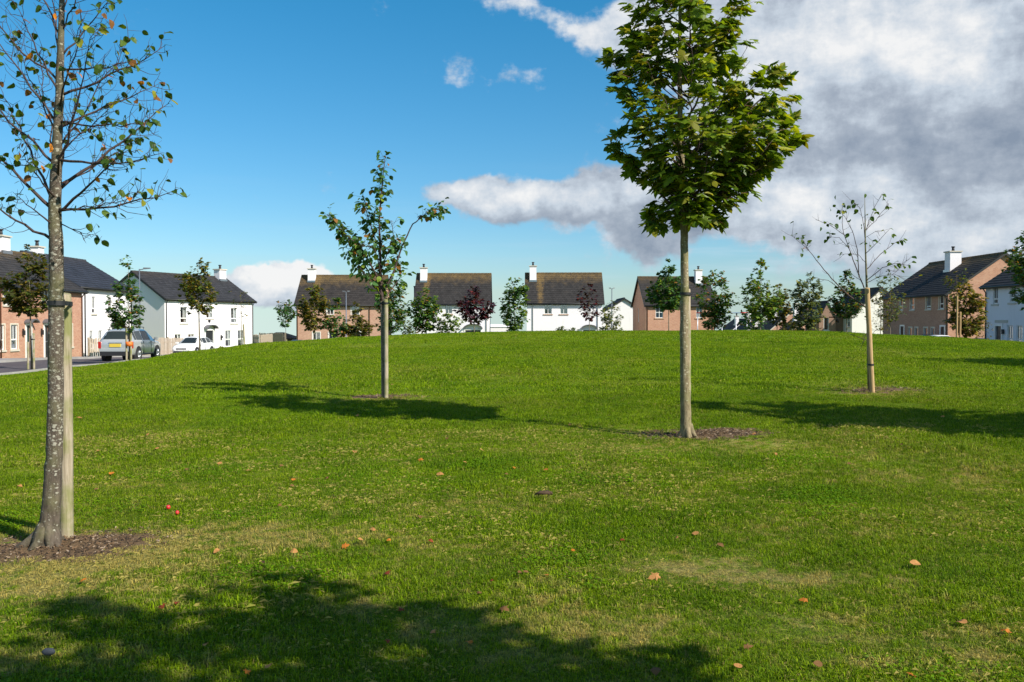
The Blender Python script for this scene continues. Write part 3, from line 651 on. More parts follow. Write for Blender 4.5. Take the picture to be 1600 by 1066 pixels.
# --- white house at the right edge
xw_ = 31.7; zw = -2.3+E
def lw(px): return 60-xw_/((px-800)/1400)
front = [(lw(1551), lw(1558.5), 3.55, 4.65, 'sash', dict(rail=.3)), (lw(1577), lw(1586), 3.6, 4.65, 'sash', dict(rail=.3)), (lw(1573.5), lw(1582.5), .65, 2.15, 'sash', dict(rail=.42)), (lw(1588), lw(1597.5), .65, 2.15, 'sash', dict(rail=.42)), (lw(1612), lw(1622), .65, 2.15, 'sash', dict(rail=.42)), (lw(1640), lw(1652), 3.6, 4.65, 'sash', dict(rail=.3))]
hR = house('terraced_house', 'white rendered house with black door and tall windows, cut off by the right edge', (xw_, 60, zw), -math.pi/2, 16, 8.4, 4.85, 2.75, WH, rm_dark, front, doors=[(lw(1555.5), lw(1565), .02, 2.1, False)], chims=[(9, 4.2, .9, .6, .7)], pipes=[.12], sill_m=SILL)
q = MB(); q.box(lw(1569)-.07, lw(1569)+.07, -.16, -.04, 1.6, 1.9); q.build('wall_lamp', DARK, hR)
q = MB(); q.box(lw(1563)-.6, lw(1563)+.9, -.05, -.003, 2.32, 2.5); q.build('door_lintel', SILL, hR)
# low hipped garage roof far left of centre
g = empty('garage', (X(431, 112), 112, tz(X(431, 112), 112)), 0, 'low garage with brown hipped roof beyond the timber fence', 'garage')
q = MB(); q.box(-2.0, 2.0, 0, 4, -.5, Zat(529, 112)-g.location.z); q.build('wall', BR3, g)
zt = Zat(529, 112)-g.location.z; q = MB(); q.add([(-2.3, -.3, zt), (2.3, -.3, zt), (2.3, 4.3, zt), (-2.3, 4.3, zt), (-.5, 2, zt+.75), (.5, 2, zt+.75)], [(0, 1, 5, 4), (1, 2, 5), (2, 3, 4, 5), (3, 0, 4), (3, 2, 1, 0)]); q.build('roof', plain('roof_brown', (.16, .075, .045), .85, var=.25), g)
# low white outbuilding right of the first white house
g = empty('outbuilding', (X(776, 118), 118, tz(X(776, 118), 118)), 0, 'low white outbuilding roofline just right of the white house with the purple tree', 'outbuilding')
q = MB(); z_ = g.location.z; q.box(-1.8, 2.0, 0, 5, -.5, Zat(511, 118)-z_); q.add([(-1.9, -.1, Zat(511, 118)-z_), (2.1, -.1, Zat(511, 118)-z_), (-1.9, 2.5, Zat(506.5, 118)-z_), (1.0, 2.5, Zat(507, 118)-z_), (-1.9, 5.1, Zat(511, 118)-z_), (2.1, 5.1, Zat(511, 118)-z_)], [(0, 1, 3, 2), (2, 3, 5, 4), (1, 5, 3), (0, 2, 4)]); q.build('wall', WH, g)

# ------------------------------------------------------------------ fences
FW = wood_mat('fence_timber', (.34, .27, .20), (.50, .41, .32)); FW2 = wood_mat('fence_timber_dark', (.20, .16, .12), (.32, .27, .2))
def picket_fence(label, a, b, ha, step=.15, wd=.11, m=FW, solid=False):
    f = empty('timber_fence', (a[0], a[1], tz(*a)), 0, label, 'fence'); L = math.hypot(b[0]-a[0], b[1]-a[1]); ux, uy = (b[0]-a[0])/L, (b[1]-a[1])/L; a0 = f.location.z
    f.rotation_euler = (0, 0, math.atan2(uy, ux)); rng = random.Random(3)
    gz = lambda s: tz(a[0]+ux*s, a[1]+uy*s)-a0
    n = int(L/step); base = {}
    for k in range(3):
        p = MB(); t_ = ha-.07*k*0; sh_ = (.0, .03, -.02)[k]
        p.add([(0, -.012, 0), (wd, -.012, 0), (wd, .012, 0), (0, .012, 0), (0, -.012, ha+sh_-.05), (wd, -.012, ha+sh_-.05), (wd, .012, ha+sh_-.05), (0, .012, ha+sh_-.05), (wd/2, -.012, ha+sh_), (wd/2, .012, ha+sh_)],
              [(0, 3, 2, 1), (0, 1, 5, 8, 4), (2, 3, 7, 9, 6), (1, 2, 6, 5), (3, 0, 4, 7), (4, 8, 9, 7), (8, 5, 6, 9)]); base[k] = p.mesh('picket', [m])
    for i in range(min(n, 295)): put('picket', base[rng.randrange(3)], f, Matrix.Translation((i*step, -.02, gz(i*step)+rng.uniform(-.01, .01))) @ Matrix.Rotation(rng.uniform(-.012, .012), 4, 'Y'))
    for hz in (.35, ha-.35):
        q = MB(); m_ = max(2, int(L/2.4)); pts = [(L*i/m_, .028, gz(L*i/m_)+hz) for i in range(m_+1)]
        for i in range(m_):
            (x0, y0, z0), (x1, y1, z1) = pts[i], pts[i+1]
            q.add([(x0, .0, z0-.04), (x0, .045, z0-.04), (x0, .045, z0+.04), (x0, .0, z0+.04), (x1, .0, z1-.04), (x1, .045, z1-.04), (x1, .045, z1+.04), (x1, .0, z1+.04)], [(0, 4, 5, 1), (1, 5, 6, 2), (2, 6, 7, 3), (3, 7, 4, 0), (0, 1, 2, 3), (7, 6, 5, 4)])
        q.build('rail', m, f)
    for i in range(m_+1):
        s = L*i/m_; q = MB(); q.box(s-.05, s+.05, .046, .14, gz(s)-.3, gz(s)+ha+.04); q.build('post', m, f)
    return f
picket_fence('pale picket fence behind the silver car', (-29.9, 63.35), (-27.4, 66.6), 1.35)
picket_fence('pale picket fence between the two parked cars, in front of the white gable', (-27.35, 66.7), (-25.6, 71.6), 1.42)
picket_fence('pale timber fence by the right end of the white house with the porch', (-26.0, 92.6), (-27.0, 101), 1.5)
picket_fence('dark close boarded fence in front of the brown hipped garage', (X(405, 106), 106), (X(444, 104), 104), 1.55, m=FW2)
picket_fence('pale fence left of the brown hipped garage', (X(394, 112), 112), (X(404.5, 108), 108), 1.3)

# ------------------------------------------------------------------ street lamps
def street_lamp(label, px, d, py_top, arm, two=False):
    x = X(px, d); z = tz(x, d); t = empty('street_lamp', (x, d, z), 0, label, 'street lamp', 'street lamps'); H = Zat(py_top, d)-z
    p = MB(); p.tube([(0, 0, -.3), (0, 0, 1.2), (0, 0, 1.22), (0, 0, H)], [.085, .085, .055, .045], 8); p.build('pole', METAL, t)
    for s in ((1, -1) if two else (1,)):
        p = MB(); p.tube([(0, 0, H-.06), (arm*s*.5, 0, H+.02)], .03, 6); p.build('arm', METALD, t)
        p = MB(); a, b = arm*s*.4, arm*s
        p.add([(a, -.11, H-.02), (b, -.08, H+.02), (b, .08, H+.02), (a, .11, H-.02), (a, -.09, H+.10), (b, -.05, H+.09), (b, .05, H+.09), (a, .09, H+.10)], [(0,3,2,1),(4,5,6,7),(0,1,5,4),(1,2,6,5),(2,3,7,6),(3,0,4,7)])
        p.build('lamp_head', METALD, t)
street_lamp('tall street lamp with one arm in front of the white gable at left', 218.5, 62, 420.5, .75)
street_lamp('grey street lamp in front of the salmon brick house', 541, 84, 456, .35, True)
street_lamp('slim street lamp beside the small white gable right of centre', 956, 98, 451, .33, True)

# ------------------------------------------------------------------ play area frame beyond the crest
RED = plain('red_paint', (.55, .03, .03), .4); BLU = plain('blue_grey_paint', (.10, .16, .24), .4); GAL = plain('galvanised', (.5, .52, .55), .4, .6)
f = empty('swing_frame', (X(1145, 92), 92, tz(X(1145, 92), 92)), 0, 'play frame with red and dark blue crossbar on grey posts beyond the crest', 'play frame')
zf = f.location.z; ht = Zat(489, 92)-zf
def lx(px): return X(px, 92)-f.location.x
q = MB(); q.tube([(lx(1119), 0, ht), (lx(1157), 0, ht)], .05, 8); q.build('crossbar', BLU, f)
for a, b in ((1088, 1119), (1157, 1168)):
    q = MB(); q.tube([(lx(a), 0, ht), (lx(b), 0, ht)], .062, 8); q.build('end_bar', RED, f)
for p_ in (1090, 1120, 1167):
    q = MB(); q.tube([(lx(p_), 0, -.3), (lx(p_), 0, ht-.03)], .045, 8); q.build('post', GAL, f)
for p_ in (1128, 1150):
    x = X(p_, 95); z = tz(x, 95); b = empty('bollard_post', (x, 95, z), 0, 'short grey metal post %s the play frame' % ('left of centre under' if p_ == 1128 else 'right of centre under'), 'post', 'posts by the play frame')
    q = MB(); q.tube([(0, 0, -.2), (0, 0, Zat(499 if p_ == 1150 else 507, 95)-z)], .05, 8); q.build('shaft', GAL, b)
    q = MB(); q.tube([(0, 0, Zat(499 if p_ == 1150 else 507, 95)-z), (0, 0, Zat(499 if p_ == 1150 else 507, 95)-z+.05)], [.065, .03], 8); q.build('cap', METALD, b)

# ------------------------------------------------------------------ cars
TYRE = plain('tyre_rubber', (.018, .018, .018), .8); RIM = plain('alloy_rim', (.55, .56, .58), .3, .8); PLAST = plain('black_plastic', (.02, .02, .022), .6)
TAIL = plain('tail_lamp_red', (.45, .015, .01), .25); HEADL = plain('head_lamp_clear', (.75, .78, .8), .12); PLY = plain('number_plate_yellow', (.70, .50, .06), .5, var=.03); PLW = plain('number_plate_white', (.8, .8, .78), .5, var=.03)
def car_glass():
    m, t, bs = newmat('car_glass'); bs.inputs['Base Color'].default_value = (.02, .028, .03, 1); bs.inputs['Roughness'].default_value = .04; bs.inputs['Specular IOR Level'].default_value = .4; return m
CG = car_glass(); SEATM = plain('seat_fabric', (.12, .12, .13), .9)
def car(name, label, loc, rz, paint, st, glass_from, roof_to, wheel_y, rw, rear_glass, wind, suv=True):
    """stations along y (rear to front): (y, halfwidth, z_low, z_mid, z_belt, z_top, top_halfwidth)"""
    c = empty(name, loc, rz, label, 'car', 'parked cars'); b = MB(); rings = []
    for (y, w_, zl, zm, zbt, zt, tw) in st:
        dz_ = zt-zbt
        half = [(w_*.80, zl), (w_*.955, zl+.05), (w_*.985, (zl+zm)/2), (w_, zm), (w_*.985, zbt-.07), (w_*.955, zbt), (tw+(w_*.955-tw)*.12, zbt+dz_*.86), (tw*.86, zbt+dz_*.965), (tw*.45, zt)]
        ring = [(-x, y, z) for x, z in half]+[(x, y, z) for x, z in half[::-1]]
        rings.append(ring)
    n = len(rings[0]); vs = [p for r in rings for p in r]; fs = []
    for i in range(len(rings)-1):
        for k in range(n):
            k2 = (k+1) % n; fs.append((i*n+k, (i+1)*n+k, (i+1)*n+k2, i*n+k2))
    b.add(vs, fs, 0, True); b.add(rings[0], [tuple(range(n))], 0); b.add(rings[-1], [tuple(range(n-1, -1, -1))], 0)
    body = b.build('body', paint, c)
    def glass(nm, i, k, u0=.05, u1=.95, v0=.06, v1=.94, j=None, off=.012):
        A = Vector(rings[i][k]); B = Vector(rings[(j or i+1)][k]); C_ = Vector(rings[(j or i+1)][(k+1) % n]); D_ = Vector(rings[i][(k+1) % n])
        bl = lambda u, v: A.lerp(B, u).lerp(D_.lerp(C_, u), v); nrm = (B-A).cross(D_-A).normalized()
        cen = bl(.5, .5); out = Vector((cen.x, 0, cen.z-.6)) if abs(cen.x) > .1 else Vector((0, 0, 1))
        if nrm.dot(out) < 0: nrm = -nrm
        g = MB(); g.add([bl(u0, v0)+nrm*off, bl(u1, v0)+nrm*off, bl(u1, v1)+nrm*off, bl(u0, v1)+nrm*off], [(0, 1, 2, 3)]); return g.build(nm, CG, c)
    for i in range(glass_from, roof_to):
        for k in (5, 11):
            glass('side_window', i, k, .07, .93)
    # sloping screens across the car
    for nm, i in (('rear_window', rear_glass), ('windscreen', wind)):
        r0, r1 = rings[i], rings[i+1]; up = r1 if nm == 'rear_window' else r0; lo = r0 if nm == 'rear_window' else r1; s = -1 if nm == 'rear_window' else 1
        g = MB(); P0 = [Vector(up[k]) for k in (6, 7, 8, 9, 10, 11)]; P1 = [Vector(lo[k]) for k in (6, 7, 8, 9, 10, 11)]
        nv = Vector((0, s*.75, .65))*.014; rows = []
        for u in (.07, .93):
            pts = [P0[k].lerp(P1[k], u) for k in range(6)]; cx_ = Vector((0, pts[0].y, pts[0].z)); rows.append([Vector((p.x*.93, p.y, p.z))+nv for p in pts])
        g.add(rows[0]+rows[1], [(k, k+1, k+7, k+6) for k in range(5)]); g.build(nm, CG, c)
    hw = max(s[1] for s in st)
    for y in wheel_y:
        for s in (-1, 1):
            ar = MB(); ar.tube([(s*(hw-.22), y, rw), (s*(hw+.006), y, rw)], rw+.075, 22); ar.build('wheel_arch', PLAST, c)
            wv_ = MB(); wv_.tube([(s*(hw-.19), y, rw), (s*(hw+.018), y, rw)], [rw, rw], 24); wv_.tube([(s*(hw+.016), y, rw), (s*(hw+.03), y, rw)], [rw*.97, rw*.86], 24); wh = wv_.build('wheel', TYRE, c)
            ri = MB(); ri.tube([(s*(hw+.012), y, rw), (s*(hw+.034), y, rw)], [rw*.68, rw*.62], 20)
            for q_ in range(5):
                an_ = 2*math.pi*q_/5; y0, z0 = y+rw*.12*math.cos(an_), rw+rw*.12*math.sin(an_); y1, z1 = y+rw*.6*math.cos(an_), rw+rw*.6*math.sin(an_)
                ri.tube([(s*(hw+.045), y0, z0), (s*(hw+.038), y1, z1)], [.035, .025], 6)
            ri.build('rim', RIM, wh)
    return c, rings, body
SILV = plain('silver_paint', (.62, .62, .61), .32, .55, var=.03, coat=.6); WPAINT = plain('white_paint', (.80, .80, .79), .3, var=.02, coat=.5)
suv_st = [(-2.10, .72, .42, .62, .80, .84, .66), (-2.08, .83, .34, .62, .98, 1.02, .74), (-2.00, .86, .30, .62, 1.02, 1.07, .72), (-1.70, .875, .28, .62, 1.03, 1.50, .60), (-1.45, .88, .28, .62, 1.03, 1.57, .60), (-.62, .885, .28, .60, 1.01, 1.61, .60), (.28, .885, .28, .60, 1.0, 1.58, .59), (.45, .885, .28, .60, .99, 1.54, .57),
          (1.12, .88, .28, .60, .97, 1.03, .62), (1.55, .87, .28, .60, .93, .98, .62), (1.95, .84, .30, .58, .84, .90, .60), (2.10, .76, .34, .55, .72, .76, .56), (2.15, .60, .40, .52, .62, .64, .45)]
xs, ys = -20.45, 48.15
c, rg, body = car('parked_car', 'silver estate car parked on the road, seen from behind, beside a staked young tree', (xs, ys, tz(xs, ys)+.045), math.radians(1.5), SILV, suv_st, 3, 7, (-1.30, 1.32), .34, 2, 7); c.scale = (1.0, 1.0, 1.07)
for s in (-1, 1):
    q = MB(); q.box(s*.80-.07, s*.80+.07, -2.112, -1.95, .66, .98); q.build('tail_light', TAIL, c)
    q = MB(); q.tube([(s*.56, -1.5, 1.66), (s*.56, -.5, 1.70), (s*.55, .3, 1.66)], .02, 6); q.tube([(s*.56, -1.45, 1.57), (s*.56, -1.45, 1.66)], .02, 6); q.tube([(s*.55, .25, 1.55), (s*.55, .25, 1.66)], .02, 6); q.build('roof_rail', METALD, c)
    q = MB(); q.tube([(s*.86, .82, 1.0), (s*1.0, .84, 1.06)], [.03, .05], 8); q.box(s*1.0-.10, s*1.0+.10, .78, .90, 1.0, 1.16); q.build('wing_mirror', SILV, c)
q = MB(); q.box(-.78, .78, -2.15, -2.05, .30, .50); q.build('rear_bumper', PLAST, c)
q = MB(); q.box(-.30, .28, -2.13, -2.10, .72, .88); q.build('number_plate', PLY, c)
q = MB(); q.box(-.80, .80, -2.145, -2.06, .51, .62); q.build('bumper_cover', SILV, c)
q = MB(); q.box(-.35, .35, -2.115, -2.09, .905, .935); q.build('tailgate_handle', METAL, c)
for y in (-.62, .42):
    for s in (-1, 1):
        q = MB(); q.box(s*.878-.012, s*.878+.012, y-.012+.02, y+.012+.02, .38, .97); q.build('door_gap', PLAST, c)
        q = MB(); q.box(s*.885-.02, s*.885+.02, y-.28, y-.1, .86, .90); q.build('door_handle', SILV, c)
ht_st = [(-2.10, .60, .42, .55, .66, .68, .5), (-2.06, .76, .36, .58, .84, .90, .66), (-1.85, .82, .28, .58, .92, 1.06, .62), (-1.30, .845, .24, .58, .94, 1.34, .56), (-.55, .85, .22, .56, .93, 1.44, .56), (.15, .85, .22, .56, .91, 1.42, .55), (.35, .85, .22, .56, .90, 1.38, .54),
         (1.05, .85, .22, .56, .86, .92, .60), (1.6, .83, .24, .54, .78, .86, .60), (1.95, .78, .26, .50, .68, .74, .56), (2.10, .68, .30, .44, .56, .60, .48), (2.15, .5, .34, .42, .48, .50, .36)]
xs, ys = -24.15, 68.0
c, rg, body = car('parked_car', 'white hatchback parked nose towards the camera in front of the white house', (xs, ys, tz(xs, ys)+.12), math.radians(180-5), WPAINT, ht_st, 2, 6, (-1.28, 1.32), .31, 2, 6, False)
for s in (-1, 1):
    q = MB(); q.add([(s*.74, 1.86, .56), (s*.74, 1.95, .70), (s*.40, 2.115, .60), (s*.42, 2.125, .50), (s*.70, 1.98, .52)], [(0, 1, 2, 3, 4)]); q.add([(s*.74, 1.85, .565), (s*.745, 1.95, .695), (s*.41, 2.12, .60), (s*.44, 2.13, .51)], [(0, 1, 2, 3), (3, 2, 1, 0)]); q.build('headlight', HEADL, c)
    q = MB(); q.tube([(s*.82, .78, .9), (s*.95, .78, .95)], .03, 8); q.box(s*.96-.10, s*.96+.10, .72, .84, .90, 1.04); q.build('wing_mirror', WPAINT, c)
    q = MB(); q.box(s*.85-.012, s*.85+.012, -.1, -.08, .32, .9); q.build('door_gap', PLAST, c)
q = MB(); q.box(-.38, .38, 2.08, 2.15, .50, .60); q.build('grille', PLAST, c)
q = MB(); q.box(-.55, .55, 2.06, 2.17, .30, .40); q.build('lower_grille', PLAST, c)
q = MB(); q.box(-.26, .26, 2.16, 2.18, .40, .50); q.build('number_plate', PLW, c)
# cars far right, roofs over the crest
NAVY = plain('navy_paint', (.03, .05, .12), .3, .3, coat=.6)
for px, d, pt, lab, pr in ((1450, 76, NAVY, 'dark blue car roof showing over the crest in front of the brown brick house', 522.5), (1471, 72, WPAINT, 'pale car roof showing over the crest in front of the brown brick house', 523.5)):
    x = X(px, d); car('parked_car', lab, (x, d, Zat(pr, d)-1.44), math.radians(0 if px < 1460 else 180), pt, ht_st, 2, 6, (-1.28, 1.32), .31, 2, 6, False)
x = X(1540, 66); car('parked_car', 'dark car behind the round bush at the right, mostly hidden by the crest', (x, 66, Zat(528, 66)-1.44), math.radians(180), NAVY, ht_st, 2, 6, (-1.28, 1.32), .31, 2, 6, False)
x = X(462, 98); car('parked_car', 'dark car by the corner of the salmon brick house, only its top showing', (x, 98, Zat(531, 98)-1.44), math.radians(90), NAVY, ht_st, 2, 6, (-1.28, 1.32), .31, 2, 6, False)
# ------------------------------------------------------------------ leaves
def leaf_mesh(kind, variant, mat):
    rng = random.Random(variant*7+len(kind)); mb = MB()
    if kind == 'maple':
        half = [(-.03, .05), (-.14, .20), (-.06, .22), (-.04, .44), (.08, .33), (.17, .27), (.27, .40), (.44, .58), (.45, .42), (.42, .24), (.60, .26), (.72, .22), (1.0, 0)]
        half = [(x+rng.uniform(-.02, .02), y*rng.uniform(.92, 1.08)) for x, y in half]; half[-1] = (1.0, 0)
        out = half+[(x, -y) for x, y in half[-2::-1]]
        fold = rng.uniform(.12, .42); droop = rng.uniform(.1, .35)
        zf = lambda x, y: -fold*abs(y)-droop*max(x, 0)**2+.05*math.sin(9*y+variant)
        vs = [(.28, 0, .02)]+[(x, y, zf(x, y)) for x, y in out]; n = len(out)
        fs = [(0, i+1, (i+1) % n+1) for i in range(n)]
        mb.add(vs, fs, 0, False)
    elif kind == 'round':
        half = [(0, .0), (.05, .22), (.25, .40), (.5, .43), (.75, .30), (.9, .13), (1.0, 0)]
        half = [(x, y*rng.uniform(.9, 1.1)) for x, y in half]
        out = half+[(x, -y) for x, y in half[-2:0:-1]]; curl = rng.uniform(.2, .9); droop = rng.uniform(-.1, .5)
        vs = [(.45, 0, -droop*.2+.02)]+[(x, y*(1-.15*curl), curl*y*y-droop*x*x+.04*math.sin(7*x+variant)) for x, y in out]; n = len(out)
        mb.add(vs, [(0, i+1, (i+1) % n+1) for i in range(n)], 0, False)
    else:
        k = rng.uniform(.1, .3)
        mb.add([(0, 0, 0), (.45, .45, -k*.3), (1, 0, -k), (.45, -.45, -k*.3)], [(0, 1, 2), (0, 2, 3)], 0, False)
    return mb.mesh('leaf', [mat]) if mat else mb
def tones(base, n=4, hue=()):
    return base
MAPLE = [leaf_mat('maple_green', (.135, .205, .012), .45), leaf_mat('maple_deep', (.075, .135, .010), .42), leaf_mat('maple_yellowgreen', (.30, .34, .02), .42), leaf_mat('maple_pale', (.42, .42, .09), .3), leaf_mat('maple_olive', (.20, .20, .02))]
LIME = [leaf_mat('lime_green', (0.083, 0.138, 0.019)), leaf_mat('lime_deep', (0.041, 0.086, 0.014)), leaf_mat('lime_yellow', (0.276, 0.276, 0.028)), leaf_mat('lime_orange', (0.60, 0.20, 0.015)), leaf_mat('lime_brown', (0.221, 0.097, 0.028))]
CHERRY = [leaf_mat('blue_green_leaf', (0.074, 0.166, 0.047)), leaf_mat('dark_leaf', (0.036, 0.083, 0.023)), leaf_mat('bright_leaf', (0.199, 0.282, 0.034)), leaf_mat('rust_leaf', (0.282, 0.132, 0.034))]
OLIVE = [leaf_mat('olive_leaf', (0.131, 0.117, 0.022)), leaf_mat('olive_dark', (0.062, 0.066, 0.017)), leaf_mat('olive_gold', (0.276, 0.193, 0.028)), leaf_mat('olive_green', (0.083, 0.124, 0.021))]
PURPLE = [leaf_mat('purple_leaf', (0.055, 0.017, 0.025), .2), leaf_mat('purple_dark', (0.028, 0.011, 0.017), .2), leaf_mat('purple_red', (0.124, 0.025, 0.022), .25)]
GREYG = [leaf_mat('grey_green_leaf', (0.124, 0.166, 0.083)), leaf_mat('grey_green_dark', (0.055, 0.083, 0.041)), leaf_mat('grey_green_yellow', (0.207, 0.207, 0.041))]
BARK1 = bark_mat('bark_lichen', (.050, .036, .025), (.125, .098, .070), (.36, .34, .27), .52, 34, .3)
BARK2 = bark_mat('bark_maple', (.13, .095, .05), (.30, .24, .14), (.45, .40, .28), .30, 30, .55)
BARK3 = bark_mat('bark_young', (.11, .085, .06), (.24, .19, .14), (.4, .36, .3), .35, 40, .2)
TWIG = plain('twig_brown', (.060, .036, .030), .8, var=.3, scale=20); TWIGR = plain('twig_reddish', (.15, .055, .035), .7, var=.3, scale=20)
STAKE = wood_mat('stake_grey', (.26, .21, .14), (.44, .37, .27), .75); STAKE2 = wood_mat('stake_honey', (.36, .22, .10), (.55, .37, .18), .15); RUB = plain('tie_rubber', (.015, .015, .016), .6); ORANGE = plain('orange_tape', (.75, .17, .03), .6)

def leaf_matrix(p, d, nrm, s):
    d = d.normalized(); n = (nrm-d*nrm.dot(d))
    if n.length < 1e-4: n = d.orthogonal()
    n.normalize(); y = n.cross(d)
    return Matrix(((d.x*s, y.x*s, n.x*s, p.x), (d.y*s, y.y*s, n.y*s, p.y), (d.z*s, y.z*s, n.z*s, p.z), (0, 0, 0, 1)))
class Tree:
    def __init__(s, name, label, base, group=None, cat='tree', seed=0):
        s.t = empty(name, base, 0, label, cat, group); s.base = Vector(base); s.rng = random.Random(seed)
        s.limbs = []; s.sep = False
        s.trunk = MB(); s.wood = MB(); s.twig = MB(); s.leaves = []       # leaves: (point, direction, normal, size, tone)
    def branch(s, pts, rad, n):
        if s.sep:
            q = MB(); q.tube(pts, rad, n); s.limbs.append(q)
        else: s.wood.tube(pts, rad, n)
    def bez(s, a, b, c, n): return [a*(1-t)**2+b*2*t*(1-t)+c*t*t for t in [i/n for i in range(n+1)]]
    def leaf(s, p, out, size, tones, droop=.5, flat=.6):
        r = s.rng; d = Vector((out.x, out.y, out.z*.5)).normalized()+Vector((r.uniform(-.8, .8), r.uniform(-.8, .8), r.uniform(-.5, .4)-droop))
        nrm = Vector((r.uniform(-1, 1)*(1-flat), r.uniform(-1, 1)*(1-flat), .5+flat))+Vector((out.x, out.y, 0))*.35*flat
        s.leaves.append((Vector(p), d, nrm, size*r.uniform(.65, 1.15), r.choices(range(len(tones)), tones)[0]))
    def finish(s, kind, mats, barkm, twigm, single=0, nvar=4, off_frame_ok=False):
        if s.trunk.v: s.trunk.build('trunk', barkm, s.t)
        tm = twigm if isinstance(twigm, tuple) else (twigm, twigm)
        for q in s.limbs: q.build('branch', tm[0], s.t)
        if s.wood.v: tag(s.wood.build('branches', tm[0], s.t), kind='stuff')
        if s.twig.v: tag(s.twig.build('twigs', tm[1], s.t), kind='stuff')
        L = s.leaves
        if single:
            def key(l):
                p = l[0]+s.base; px = 800+1400*p.x/max(p.y, .1); zz = (p.z-E)/max(p.y, .1)
                return (p.y+(1000 if (zz > .355 or abs(px-800) > 800) else 0))/max(l[3], .01)**.25
            L = sorted(L, key=key); one, rest = L[:single], L[single:]
            bank = {}
            for p, d, nrm, sz, tn in one:
                v = s.rng.randrange(nvar); k = (v, tn)
                if k not in bank: bank[k] = leaf_mesh(kind, v, mats[tn])
                put('leaf', bank[k], s.t, leaf_matrix(p, d, nrm, sz))
        else: rest = L
        if rest:
            shapes = [leaf_mesh(kind, v, None) for v in range(nvar)]; mb = MB()
            for p, d, nrm, sz, tn in rest:
                sh_ = shapes[s.rng.randrange(nvar)]; M_ = leaf_matrix(p, d, nrm, sz)
                mb.add([M_ @ Vector(q) for q in sh_.v], sh_.f, tn)
            o = mb.build('foliage', mats, s.t)
            tag(o, kind='stuff')
        return s.t
def interp(tab, h):
    if h <= tab[0][0]: return tab[0][1:]
    for a, b in zip(tab, tab[1:]):
        if a[0] <= h <= b[0]:
            t = (h-a[0])/(b[0]-a[0]+1e-9); return tuple(x+(y-x)*t for x, y in zip(a[1:], b[1:]))
    return tab[-1][1:]
def grow(T, ext, trunk_top, clear, nb, lsize, tw, per, r0=.02, lean=(0, 0), steep=.75, inner=.35, twl=.28, droop=.5, seg=7, sparse=1.0, cpos=None, flat=.6, twr=.004):
    """branches reaching to the crown's outline ext = [(height, left, right)]"""
    r = T.rng; hs_ = [e[0] for e in ext]; h0, h1 = hs_[0], hs_[-1]; ga = 2.399963; az0 = r.uniform(0, 6.28)
    for i in range(nb):
        # pick a tip height weighted by the crown's width
        for _ in range(20):
            ht = r.uniform(h0, h1); l_, r_ = interp(ext, ht)
            if r.random() < (l_+r_)/2/max((a+b)/2 for _, a, b in ext)+.15: break
        a = az0+i*ga+r.uniform(-.3, .3); ca, sa = math.cos(a), math.sin(a)
        R = (r_*max(ca, 0)**1+l_*max(-ca, 0)+abs(sa)*.5*(l_+r_)*(1-abs(ca))) if True else 0
        R = math.sqrt((ca*(r_ if ca > 0 else l_))**2+(sa*.48*(l_+r_))**2)*r.uniform(.72, 1.03)
        hb = max(clear, min(ht-R*steep*r.uniform(.7, 1.2), trunk_top*.97))
        tx, ty = lean[0]*hb, lean[1]*hb
        A = Vector((tx, ty, hb)); C_ = Vector((tx*0+lean[0]*ht+ca*R, lean[1]*ht+sa*R, ht)); B = A.lerp(C_, .5)+Vector((ca*R*.12, sa*R*.12, -.10*R*r.uniform(-.6, 1.0)))
        pts = T.bez(A, B, C_, seg); rr = r0*min(1.6, max(.35, R/1.2))
        for k in range(1, seg): pts[k] += Vector((r.uniform(-1, 1), r.uniform(-1, 1), r.uniform(-1, 1)))*R*.03
        T.branch(pts, [rr*(1-.8*k/seg) for k in range(seg+1)], 5)
        nt = max(2, int(R*tw*r.uniform(.8, 1.2)))
        for j in range(nt):
            t = inner+(1-inner)*(j+r.random())/nt; t = min(t, .999); k = int(t*seg); f_ = t*seg-k; p = pts[k].lerp(pts[k+1], f_)
            along = (pts[k+1]-pts[k]).normalized(); side = along.cross(Vector((r.uniform(-1, 1), r.uniform(-1, 1), r.uniform(-.3, 1)))).normalized()
            e = p+(along*.6+side*r.uniform(.5, 1.0)+Vector((0, 0, .15)))*twl*r.uniform(.5, 1.1)*min(1, R+.3)
            T.twig.tube([p, p.lerp(e, .5)+Vector((0, 0, -.01)), e], [twr, twr*.8, twr*.5], 3, cap=False)
            if r.random() > sparse: continue
            n_ = max(1, int(per*r.uniform(.6, 1.4)))
            for q in range(n_):
                u = r.uniform(.3, 1.05); pp = p.lerp(e, u); T.leaf(pp+Vector((r.uniform(-1, 1), r.uniform(-1, 1), r.uniform(-1, .5)))*lsize*.5, (e-p).normalized()+Vector((ca, sa, 0))*.5, lsize, T.tones, droop, flat)
def rel(px, py, d, base, dy=0.0):
    p = P(px, py, d); return Vector((p.x-base.x, dy, p.z-base.z))

